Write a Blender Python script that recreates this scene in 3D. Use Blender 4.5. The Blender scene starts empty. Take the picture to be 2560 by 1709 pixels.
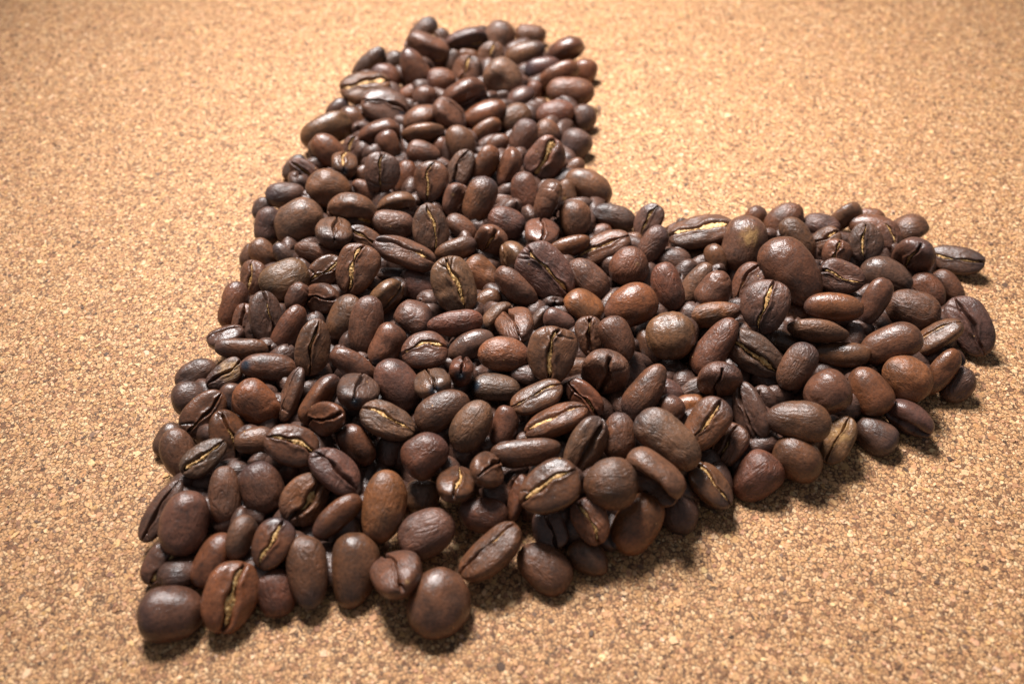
import bpy, math, random
import numpy as np
from mathutils import Quaternion, Vector

MM = 0.001                       # everything below is modelled in millimetres and stored in metres
scene = bpy.context.scene
col = scene.collection

# ------------------------------------------------------------------ camera
cam_d = bpy.data.cameras.new("camera")
cam = bpy.data.objects.new("camera", cam_d)
col.objects.link(cam)
PITCH = math.radians(48)
cam.location = (0, -0.201 * math.cos(PITCH), 0.201 * math.sin(PITCH))
cam.rotation_euler = (math.radians(90) - PITCH, 0, 0)
cam_d.sensor_width = 36
cam_d.lens = 2296 / 2560 * 36
cam_d.clip_start = 0.005
cam_d.clip_end = 10
cam_d.dof.use_dof = True
cam_d.dof.focus_distance = 0.188
cam_d.dof.aperture_fstop = 13
scene.camera = cam

# ------------------------------------------------------------------ light: a dim room and one reflector lamp behind the heap
world = bpy.data.worlds.new("World")
scene.world = world
world.use_nodes = True
bg = world.node_tree.nodes["Background"]
bg.inputs[0].default_value = (0.86, 0.92, 1.0, 1)
bg.inputs[1].default_value = 0.19
lamp_d = bpy.data.lights.new("desk_lamp", "AREA")
lamp_d.shape = 'DISK'
lamp_d.size = 0.15
lamp_d.energy = 1.36
lamp_d.color = (1.0, 0.975, 0.96)
lamp_d.spread = math.radians(80)
lamp = bpy.data.objects.new("desk_lamp", lamp_d)
col.objects.link(lamp)
AIM = Vector((0.030, 0.045, 0))
lamp.location = AIM + Vector((-0.12, 0.175, 0.37))
lamp.rotation_euler = (AIM - lamp.location).to_track_quat('-Z', 'Y').to_euler()

scene.view_settings.view_transform = 'Standard'
scene.view_settings.look = 'None'
scene.view_settings.exposure = 0
scene.view_settings.gamma = 1
scene.cycles.max_bounces = 6

# ------------------------------------------------------------------ materials
def new_mat(name):
    m = bpy.data.materials.new(name)
    m.use_nodes = True
    nt = m.node_tree
    nt.nodes.clear()
    return m, nt

def nd(nt, kind, **kw):
    n = nt.nodes.new(kind)
    for k, v in kw.items():
        if k.startswith('i_'):
            n.inputs[k[2:].replace('_', ' ')].default_value = v
        else:
            setattr(n, k, v)
    return n

def ramp(nt, fac, stops):
    r = nt.nodes.new('ShaderNodeValToRGB')
    while len(r.color_ramp.elements) < len(stops):
        r.color_ramp.elements.new(0.5)
    for e, (p, c) in zip(r.color_ramp.elements, stops):
        e.position = p
        e.color = (*c, 1) if len(c) == 3 else c
    nt.links.new(fac, r.inputs[0])
    return r.outputs[0]

def mix(nt, fac, a, b, mode='MIX'):
    n = nt.nodes.new('ShaderNodeMix')
    n.data_type = 'RGBA'
    n.blend_type = mode
    for sock, v in ((n.inputs[0], fac), (n.inputs[6], a), (n.inputs[7], b)):
        if isinstance(v, (int, float)):
            sock.default_value = v
        elif isinstance(v, tuple):
            sock.default_value = (*v, 1)
        else:
            nt.links.new(v, sock)
    return n.outputs[2]

def g3(v):
    return (v, v, v)

def bean_material():
    m, nt = new_mat("roasted_bean")
    L = nt.links.new
    out = nd(nt, 'ShaderNodeOutputMaterial')
    p = nd(nt, 'ShaderNodeBsdfPrincipled')
    L(p.outputs[0], out.inputs[0])
    info = nd(nt, 'ShaderNodeObjectInfo')
    tc = nd(nt, 'ShaderNodeTexCoord')
    mul = nd(nt, 'ShaderNodeVectorMath', operation='MULTIPLY_ADD')
    comb = nd(nt, 'ShaderNodeCombineXYZ')
    L(info.outputs['Random'], comb.inputs[0]); L(info.outputs['Random'], comb.inputs[1])
    mul.inputs[0].default_value = (3, 7, 1)
    L(comb.outputs[0], mul.inputs[1]); L(tc.outputs['Object'], mul.inputs[2])
    def noise(scale, detail=4, rough=.55, dist=0.0):
        n = nd(nt, 'ShaderNodeTexNoise')
        n.inputs['Scale'].default_value = scale; n.inputs['Detail'].default_value = detail
        n.inputs['Roughness'].default_value = rough; n.inputs['Distortion'].default_value = dist
        L(mul.outputs[0], n.inputs['Vector'])
        return n.outputs[0]
    big = noise(260, 3)
    fine = noise(1500, 5, .62, .3)
    tone = ramp(nt, big, [(.28, (.5, .55, .62)), (.5, g3(1.0)), (.72, (1.3, 1.24, 1.18))])
    c = mix(nt, 1.0, info.outputs['Color'], tone, 'MULTIPLY')
    mott = ramp(nt, fine, [(.32, g3(.55)), (.5, g3(1.0)), (.75, (1.35, 1.3, 1.25))])
    c = mix(nt, 1.0, c, mott, 'MULTIPLY')
    # ashy, oil-less bloom in patches
    bloom = ramp(nt, noise(420, 4, .6), [(.55, g3(0)), (.78, g3(.22))])
    c = mix(nt, bloom, c, (.105, .072, .058))
    # tiny flecks of chaff dust
    v = nd(nt, 'ShaderNodeTexVoronoi'); v.inputs['Scale'].default_value = 420
    L(mul.outputs[0], v.inputs['Vector'])
    fleck = ramp(nt, v.outputs['Distance'], [(.045, g3(1)), (.075, g3(0))])
    sep = nd(nt, 'ShaderNodeSeparateColor'); L(v.outputs['Color'], sep.inputs[0])
    gate = ramp(nt, sep.outputs[0], [(.86, g3(0)), (.87, g3(1))])
    fl = mix(nt, 1.0, fleck, gate, 'MULTIPLY')
    c = mix(nt, fl, c, (.5, .27, .11))
    burn_sheen = nd(nt, 'ShaderNodeAttribute', attribute_name='burn_sheen')
    pale = nd(nt, 'ShaderNodeAttribute', attribute_name='pale')
    bf = nd(nt, 'ShaderNodeMath', operation='MULTIPLY'); L(burn_sheen.outputs['Fac'], bf.inputs[0])
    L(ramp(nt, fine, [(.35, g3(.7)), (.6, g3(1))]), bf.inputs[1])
    c = mix(nt, bf.outputs[0], c, (.012, .025, .038))  # scorched tips and ends; the blue tint also paints in a cool sheen
    pf = nd(nt, 'ShaderNodeMath', operation='MULTIPLY'); L(pale.outputs['Fac'], pf.inputs[0])
    L(ramp(nt, noise(700, 5, .65), [(.38, g3(0)), (.6, g3(1))]), pf.inputs[1])
    c = mix(nt, pf.outputs[0], c, (.34, .19, .075))
    L(c, p.inputs['Base Color'])
    rr = ramp(nt, fine, [(.3, g3(.47)), (.7, g3(.28))])
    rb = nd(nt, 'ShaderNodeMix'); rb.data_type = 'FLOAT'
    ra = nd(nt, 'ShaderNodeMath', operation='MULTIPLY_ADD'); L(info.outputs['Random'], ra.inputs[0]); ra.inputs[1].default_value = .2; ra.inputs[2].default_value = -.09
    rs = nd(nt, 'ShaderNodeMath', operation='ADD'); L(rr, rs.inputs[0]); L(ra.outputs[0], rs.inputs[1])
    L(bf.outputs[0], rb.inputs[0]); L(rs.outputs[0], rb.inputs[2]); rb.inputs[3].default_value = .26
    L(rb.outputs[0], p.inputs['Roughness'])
    p.inputs['Specular IOR Level'].default_value = .5
    # skin: soft creases and a fine orange-peel grain
    st = nd(nt, 'ShaderNodeVectorMath', operation='MULTIPLY'); st.inputs[1].default_value = (.42, 1, 1)
    L(mul.outputs[0], st.inputs[0])
    wn = nd(nt, 'ShaderNodeTexNoise'); wn.inputs['Scale'].default_value = 640; wn.inputs['Detail'].default_value = 3
    wn.inputs['Distortion'].default_value = 1.1
    L(st.outputs[0], wn.inputs['Vector']); wr = wn.outputs[0]
    bs = nd(nt, 'ShaderNodeMath', operation='MULTIPLY_ADD'); L(info.outputs['Random'], bs.inputs[0]); bs.inputs[1].default_value = .75; bs.inputs[2].default_value = .12
    ridg = ramp(nt, wr, [(.36, g3(1)), (.5, g3(.35)), (.64, g3(1))])
    b1 = nd(nt, 'ShaderNodeBump'); b1.inputs['Strength'].default_value = .4; b1.inputs['Distance'].default_value = .00016
    L(ridg, b1.inputs['Height']); L(bs.outputs[0], b1.inputs['Strength'])
    b2 = nd(nt, 'ShaderNodeBump'); b2.inputs['Strength'].default_value = .95; b2.inputs['Distance'].default_value = .00013
    L(fine, b2.inputs['Height']); L(b1.outputs[0], b2.inputs['Normal'])
    L(b2.outputs[0], p.inputs['Normal'])
    return m

def chaff_material():
    m, nt = new_mat("silverskin_chaff")
    L = nt.links.new
    out = nd(nt, 'ShaderNodeOutputMaterial'); p = nd(nt, 'ShaderNodeBsdfPrincipled')
    L(p.outputs[0], out.inputs[0])
    tc = nd(nt, 'ShaderNodeTexCoord')
    n = nd(nt, 'ShaderNodeTexNoise'); n.inputs['Scale'].default_value = 1500; n.inputs['Detail'].default_value = 4
    L(tc.outputs['Object'], n.inputs['Vector'])
    c = ramp(nt, n.outputs[0], [(.3, (.20, .085, .025)), (.5, (.50, .27, .085)), (.72, (.78, .54, .25))])
    L(c, p.inputs['Base Color'])
    p.inputs['Roughness'].default_value = .55
    b = nd(nt, 'ShaderNodeBump'); b.inputs['Strength'].default_value = .9; b.inputs['Distance'].default_value = .0002
    L(n.outputs[0], b.inputs['Height']); L(b.outputs[0], p.inputs['Normal'])
    return m

def cork_material():
    m, nt = new_mat("pressed_cork")
    L = nt.links.new
    out = nd(nt, 'ShaderNodeOutputMaterial'); p = nd(nt, 'ShaderNodeBsdfPrincipled')
    L(p.outputs[0], out.inputs[0])
    tc = nd(nt, 'ShaderNodeTexCoord')
    wn = nd(nt, 'ShaderNodeTexNoise'); wn.inputs['Scale'].default_value = 900; wn.inputs['Detail'].default_value = 2
    L(tc.outputs['Object'], wn.inputs['Vector'])
    add = nd(nt, 'ShaderNodeVectorMath', operation='MULTIPLY_ADD')
    L(wn.outputs['Color'], add.inputs[0]); add.inputs[1].default_value = (.0007, .0007, .0007)
    L(tc.outputs['Object'], add.inputs[2])
    flat = nd(nt, 'ShaderNodeVectorMath', operation='MULTIPLY'); flat.inputs[1].default_value = (1, 1, 0)
    L(add.outputs[0], flat.inputs[0])
    def voro(scale, feat='F1'):
        v = nd(nt, 'ShaderNodeTexVoronoi'); v.feature = feat; v.inputs['Scale'].default_value = scale
        v.inputs['Randomness'].default_value = 1
        L(flat.outputs[0], v.inputs['Vector'])
        return v
    v1 = voro(1350); e1 = voro(1350, 'DISTANCE_TO_EDGE')
    s1 = nd(nt, 'ShaderNodeSeparateColor'); L(v1.outputs['Color'], s1.inputs[0])
    c = ramp(nt, s1.outputs[0], [(p_, tuple(q_ * .96 for q_ in c_)) for p_, c_ in CORK_STOPS])
    gr = nd(nt, 'ShaderNodeTexNoise'); gr.inputs['Scale'].default_value = 3200; gr.inputs['Detail'].default_value = 4
    L(tc.outputs['Object'], gr.inputs['Vector'])
    c = mix(nt, 1.0, c, ramp(nt, gr.outputs[0], [(.3, g3(.7)), (.5, g3(1)), (.7, g3(1.18))]), 'MULTIPLY')
    gap = ramp(nt, e1.outputs['Distance'], [(.0, g3(0)), (.13, g3(1))])
    c = mix(nt, gap, (.05, .024, .014), c)
    L(c, p.inputs['Base Color'])
    p.inputs['Roughness'].default_value = .72
    p.inputs['Specular IOR Level'].default_value = .3
    b = nd(nt, 'ShaderNodeBump'); b.inputs['Strength'].default_value = .8; b.inputs['Distance'].default_value = .00025
    L(e1.outputs['Distance'], b.inputs['Height'])
    b2 = nd(nt, 'ShaderNodeBump'); b2.inputs['Strength'].default_value = .5; b2.inputs['Distance'].default_value = .0001
    L(gr.outputs[0], b2.inputs['Height']); L(b.outputs[0], b2.inputs['Normal'])
    L(b2.outputs[0], p.inputs['Normal'])
    return m

def granule_material():
    m, nt = new_mat("cork_granule")
    L = nt.links.new
    out = nd(nt, 'ShaderNodeOutputMaterial'); p = nd(nt, 'ShaderNodeBsdfPrincipled')
    L(p.outputs[0], out.inputs[0])
    a = nd(nt, 'ShaderNodeAttribute', attribute_name='tint')
    tc = nd(nt, 'ShaderNodeTexCoord')
    gr = nd(nt, 'ShaderNodeTexNoise'); gr.inputs['Scale'].default_value = 2600; gr.inputs['Detail'].default_value = 5
    L(tc.outputs['Object'], gr.inputs['Vector'])
    c = mix(nt, 1.0, a.outputs['Color'], ramp(nt, gr.outputs[0], [(.3, g3(.62)), (.48, g3(1)), (.7, g3(1.15))]), 'MULTIPLY')
    L(c, p.inputs['Base Color'])
    p.inputs['Roughness'].default_value = .68
    p.inputs['Specular IOR Level'].default_value = .35
    b2 = nd(nt, 'ShaderNodeBump'); b2.inputs['Strength'].default_value = .6; b2.inputs['Distance'].default_value = .00012
    L(gr.outputs[0], b2.inputs['Height']); L(b2.outputs[0], p.inputs['Normal'])
    return m

CORK_STOPS = [(0, (.16, .074, .036)), (.10, (.30, .140, .063)), (.26, (.44, .226, .100)), (.58, (.515, .274, .124)),
              (.86, (.58, .335, .163)), (1, (.70, .455, .25))]
MB, MC, MK, MG = bean_material(), chaff_material(), cork_material(), granule_material()

# ------------------------------------------------------------------ mesh helpers
def mesh_from(name, v, f, mat, smooth=True):
    """v (n,3) in mm, f (m,k) int array or list of such arrays with one k each"""
    me = bpy.data.meshes.new(name)
    fs = f if isinstance(f, list) else [f]
    me.vertices.add(len(v))
    me.vertices.foreach_set('co', (np.asarray(v, dtype=np.float64) * MM).astype(np.float32).ravel())
    nl = sum(a.size for a in fs); npoly = sum(len(a) for a in fs)
    me.loops.add(nl); me.polygons.add(npoly)
    me.loops.foreach_set('vertex_index', np.concatenate([a.ravel() for a in fs]).astype(np.int32))
    tot = np.concatenate([np.full(len(a), a.shape[1]) for a in fs])
    me.polygons.foreach_set('loop_start', np.concatenate([[0], np.cumsum(tot)[:-1]]).astype(np.int32))
    me.polygons.foreach_set('use_smooth', np.full(npoly, smooth))
    me.update(calc_edges=True)
    me.validate()
    me.materials.append(mat)
    return me

def float_attr(me, name, val):
    a = me.attributes.new(name, 'FLOAT', 'POINT')
    a.data.foreach_set('value', np.asarray(val, dtype=np.float32))

CREASE = [.15, .22, .36, .55, 1.1]

def bean_shape(rng, L, W, T, hi, wc=None, deep=1.0, cracks=0, wrinkle=0, chaff=0, taper=None, heart=False, res=None):
    """A half-ellipsoid bean: long axis x, width y, flat face with its folded seam towards +z. Returns verts, quads and the chaff strip."""
    nu, nf, ndm = res or ((60, 49, 30) if hi else (42, 25, 28))
    u = np.linspace(0, math.pi, nu)
    xs = -np.cos(u); xs = xs * .35 + np.sign(xs) * np.abs(xs) ** 1.0 * .65
    k = np.linspace(-1, 1, nf)
    s_f = .45 * np.sin(math.pi / 2 * k) + .55 * np.sign(k) * np.abs(k) ** 1.7
    A = np.linspace(0, math.pi, ndm + 2)[1:-1]
    hf, hd = .62 * T, 1.38 * T
    z0 = T - hf
    px = rng.uniform(2.0, 2.9)
    rx = np.maximum(1 - np.abs(xs) ** px, 0) ** (1 / rng.uniform(2.0, 2.25))
    X = np.repeat(xs[:, None], nf + ndm, 1)
    R = np.repeat(rx[:, None], nf + ndm, 1)
    face = np.zeros((nu, nf + ndm), bool); face[:, :nf] = True
    sc = np.concatenate([s_f, np.cos(A)])[None].repeat(nu, 0)
    Y = W * R * sc
    zf = z0 + hf * R[:, :nf] ** .8 * np.maximum(1 - np.abs(s_f) ** 2.6, 0)[None] ** (1 / 2.1)
    zd = z0 - hd * R[:, nf:] * np.sin(A)[None] ** .92
    Z = np.concatenate([zf, zd], 1)
    # the seam
    if wc is None:
        wc = rng.uniform(.16, .26)
    ph = rng.uniform(0, 6.28, 6)
    amp = rng.uniform(.07, .2) * W; off = rng.uniform(-.06, .06) * W
    sgn = rng.choice([-1, 1])
    cen = lambda x: sgn * amp * np.sin(x * 2.3 + ph[0] * .3) + off + .03 * W * np.sin(x * 7 + ph[1]) + .006 * W * np.sin(x * 19 + ph[4]) + .003 * W * np.sin(x * 37 + ph[5])
    wid = lambda x: wc * (1 + .35 * np.sin(x * 3.1 + ph[2]) + min(.25, .08 / wc) * np.sin(x * 9 + ph[3]) + min(.08, .018 / wc) * np.sin(x * 27 + ph[4])) * (1 - .45 * x ** 4)
    D = lambda x: deep * min(1.15 * T, .9 + 1.5 * wc) * (1 - np.abs(x) ** 9 * .6)
    ds = Y
    wx = wid(X)
    fall = 1 / (1 + np.abs(ds / wx) ** 4)
    dep = D(X) * fall * np.minimum(1, R * (4 if heart else 1.6))
    lip = .12 * T * np.exp(-((np.abs(ds) - 2.6 * wx) / (1.5 * wx)) ** 2) * R
    Z = np.where(face, Z - dep + lip, Z)
    shift = cen(X) * np.where(face, (1 - sc ** 2), 0) * R
    # cracks running out from the seam's ends
    for c in range(cracks):
        e = rng.choice([-1, 1]) if c else -1
        x0 = e * rng.uniform(.45, .75); pts = [np.array([x0 * L, cen(x0)])]
        a = rng.uniform(.5, 1.4) * rng.choice([-1, 1]) * (1 if e > 0 else 1) + (math.pi if e < 0 else 0)
        for q in range(4):
            a += rng.uniform(-.35, .35)
            pts.append(pts[-1] + np.array([math.cos(a), math.sin(a)]) * W * .2)
        P2 = np.stack([X * L, Y + shift], -1); best = np.full(X.shape, 9.); tt = np.zeros(X.shape)
        for q in range(4):
            d = pts[q + 1] - pts[q]; l2 = (d * d).sum()
            t = np.clip(((P2 - pts[q]) @ d) / l2, 0, 1)
            dist = np.linalg.norm(P2 - pts[q] - t[..., None] * d, axis=-1)
            m = dist < best; best = np.where(m, dist, best); tt = np.where(m, (q + t) / 4, tt)
        g = .55 * np.exp(-(best / .15) ** 2) * (1 - tt * .6)
        Z = np.where(face, Z - g, Z)
    notch = rng.uniform(.30, .42) if heart else rng.uniform(.05, .16)
    near = np.where(face, np.exp(-(ds / (1.9 * wx)) ** 2), np.exp(-(Y ** 2 + (hd * R * np.abs(np.sin(np.arccos(np.clip(sc, -1, 1))))) ** 2) / (1.9 * wx) ** 2))
    XX = X * L * (1 - notch * near * X ** 4)
    V = np.stack([XX, Y + shift, Z], -1).reshape(-1, 3)
    XN = X.reshape(-1)
    # taper, bend, lumps and wrinkles
    tp = rng.uniform(-.19, .19) if taper is None else taper
    by, bz = rng.uniform(-.15, .15) * W, rng.uniform(-.05, .22) * T
    nrm = V / np.array([L * L, W * W, T * T]); nrm /= np.linalg.norm(nrm, axis=1)[:, None] + 1e-9
    kk = []
    for n, f0, f1, am in ((9, .25, .7, .10), (16, 1.0, 2.3, .03), (10, 2.6, 4.2, .009)):
        q = rng.normal(size=(n, 3)); q /= np.linalg.norm(q, axis=1)[:, None]
        kk.append((q * rng.uniform(f0, f1, (n, 1)), rng.uniform(0, 6.28, n), am * W / 3.4))
    disp = 0
    for q, p0, am in kk:
        disp = disp + am * np.sin(V @ q.T + p0).sum(1) / math.sqrt(len(p0)) * 1.3
    if wrinkle:
        q, p0, _ = kk[1]
        f = np.sin(V @ (q[:5].T * (.75 if wrinkle == 1 else .6)) + p0[:5]).sum(1)
        disp = disp - (.16 if wrinkle == 1 else .12) * np.exp(-(f / .32) ** 2)
    for q in range(rng.integers(0, 3)):                       # shrunken dents
        c0 = rng.normal(size=3); c0 = c0 / np.linalg.norm(c0) * np.array([L, W, T]) * .95
        dd = (V - c0) / np.array([1.6, 1.0, 1.0]); r0 = rng.uniform(.25, .5) * W
        disp = disp - rng.uniform(.05, .12) * W * np.exp(-((dd * dd).sum(1) / r0 ** 2))
    V = V + nrm * disp[:, None]
    def bend(V, xn):
        V = V.copy()
        V[:, 1] = V[:, 1] * (1 + tp * xn) + by * xn ** 2
        V[:, 2] = V[:, 2] * (1 + .6 * tp * xn) - bz * xn ** 2
        return V
    V = bend(V, XN)
    lo, hi_ = V.min(0), V.max(0); mid = (lo + hi_) / 2; sca = np.array([L, W, T]) / ((hi_ - lo) / 2)
    V = (V - mid) * sca
    i = np.arange(nu - 1)[:, None]; j = np.arange(nf + ndm)[None]; n = nf + ndm; j2 = (j + 1) % n
    F = np.stack([i * n + j, i * n + j2, (i + 1) * n + j2, (i + 1) * n + j], -1).reshape(-1, 4)[:, ::-1]
    strip = None
    if chaff:
        a, b = ((-.78, .78) if chaff > 1 else sorted(rng.uniform(-.8, .8, 2)))
        if b - a < .5: b = min(.8, a + .55)
        cx = np.linspace(a, b, 44); cw = 7
        hw = wid(cx) * (1.25 if chaff < 3 else 1.75) * (.55 + .6 * rng.random(44)) * np.clip(.75 + .6 * np.sin(cx * rng.uniform(4, 9) + ph[1]) + .2 * np.sin(cx * 23 + ph[2]), .4, 1) * np.clip(np.minimum(cx - a, b - cx) / .12, .12, 1)
        t = np.linspace(-1, 1, cw)
        rc = np.maximum(1 - np.abs(cx) ** px, 0) ** .5
        base = z0 + hf * rc ** .8 - D(cx) * (.24 if chaff < 3 else .13)
        cX = np.repeat((cx * L)[:, None], cw, 1) + rng.normal(size=(44, cw)) * .03
        cY = (cen(cx) * rc)[:, None] + hw[:, None] * t[None] + rng.normal(size=(44, 1)) * .03
        cZ = base[:, None] + .12 * np.cos(t * 3.1)[None] * rng.uniform(.1, 1.3, (44, 1)) + rng.normal(size=(44, cw)) * .07
        S = np.stack([cX, cY, cZ], -1).reshape(-1, 3)
        S = (bend(S, np.repeat(cx, cw)) - mid) * sca
        i = np.arange(43)[:, None]; j = np.arange(cw - 1)[None]
        SF = np.stack([i * cw + j, i * cw + j + 1, (i + 1) * cw + j + 1, (i + 1) * cw + j], -1).reshape(-1, 4)[:, ::-1]
        strip = (S, SF)
    return V, F, strip

# ------------------------------------------------------------------ the cork board
def box_board():
    s = 420; t = 6
    v = np.array([[x, y, z] for z in (-t, 0) for y in (-s, s) for x in (-s, s)], float)
    f = np.array([[4, 5, 7, 6], [0, 2, 3, 1], [0, 1, 5, 4], [1, 3, 7, 5], [3, 2, 6, 7], [2, 0, 4, 6]])
    me = mesh_from("cork_board", v, f, MK, False)
    o = bpy.data.objects.new("cork_board", me); col.objects.link(o)
    o['kind'] = 'structure'
    o['label'] = "pale tan pressed cork board lying flat under the coffee beans"
    return o

def granules():
    rng = np.random.default_rng(11)
    n = GRAN_N
    c = rng.random((n * 3, 2)) * [330, 300] + [-165, -95]
    # keep what the camera's field reaches (with a margin to the sides)
    half = 62 + (c[:, 1] + 80) * .42 + 22
    c = c[(np.abs(c[:, 0]) < half) & (c[:, 1] < 175)][:n]
    n = len(c)
    k = 5
    ang = (np.arange(k)[None] + rng.uniform(-.33, .33, (n, k))) / k * 2 * math.pi
    rad = rng.lognormal(-1.02, .38, (n, 1)) * rng.uniform(.72, 1.28, (n, k))
    rad = np.clip(rad, .18, 1.1)
    st = rng.uniform(.6, 1.0, n); ro = rng.uniform(0, math.pi, n)
    x = rad * np.cos(ang); y = rad * np.sin(ang) * st[:, None]
    xr = x * np.cos(ro)[:, None] - y * np.sin(ro)[:, None]; yr = x * np.sin(ro)[:, None] + y * np.cos(ro)[:, None]
    h = rng.uniform(.02, .15, n); tx, ty = rng.normal(0, .09, n), rng.normal(0, .09, n)
    top = np.stack([c[:, :1] + xr * .86, c[:, 1:] + yr * .86, h[:, None] + tx[:, None] * xr + ty[:, None] * yr + rng.normal(0, .012, (n, k))], -1)
    bot = np.stack([c[:, :1] + xr, c[:, 1:] + yr, top[..., 2] - .16], -1)
    V = np.concatenate([top, bot], 1).reshape(-1, 3)
    base = (np.arange(n) * 2 * k)[:, None]
    topf = base + np.arange(k)[None]
    i = np.arange(k); j = (i + 1) % k
    side = np.stack([base + k + i[None], base + k + j[None], base + j[None], base + i[None]], -1).reshape(-1, 4)
    me = mesh_from("cork_granules", V, [topf, side], MG, False)
    t = rng.random(n); cols = np.empty((n, 3))
    ps = np.array([s[0] for s in CORK_STOPS]); cs = np.array([s[1] for s in CORK_STOPS])
    for q in range(3):
        cols[:, q] = np.interp(t, ps, cs[:, q])
    cols *= rng.uniform(.88, 1.1, (n, 1))
    cols[:, 1] *= rng.uniform(.93, 1.05, n); cols[:, 2] *= rng.uniform(.86, 1.14, n)
    dark = rng.random(n) < .06
    cols[dark] = np.array([.11, .058, .034]) * rng.uniform(.6, 1.6, (dark.sum(), 1))
    a = me.attributes.new('tint', 'FLOAT_COLOR', 'POINT')
    rgba = np.concatenate([np.repeat(cols, 2 * k, 0), np.ones((n * 2 * k, 1))], 1)
    a.data.foreach_set('color', rgba.astype(np.float32).ravel())
    o = bpy.data.objects.new("cork_granules", me); col.objects.link(o)
    o['kind'] = 'stuff'
    o['label'] = "tan and dark brown cork granules pressed into the board's face"
    return o
GRAN_N = 82000
box_board()
granules()

# ------------------------------------------------------------------ the beans
TONE = {'n': (.104, .0425, .0220), 'r': (.114, .0415, .0195), 'o': (.152, .055, .0225), 't': (.118, .054, .0275), 'd': (.082, .039, .0250), 'p': (.100, .043, .0270)}
GROUP = "roasted coffee beans heaped on the cork board"
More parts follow.
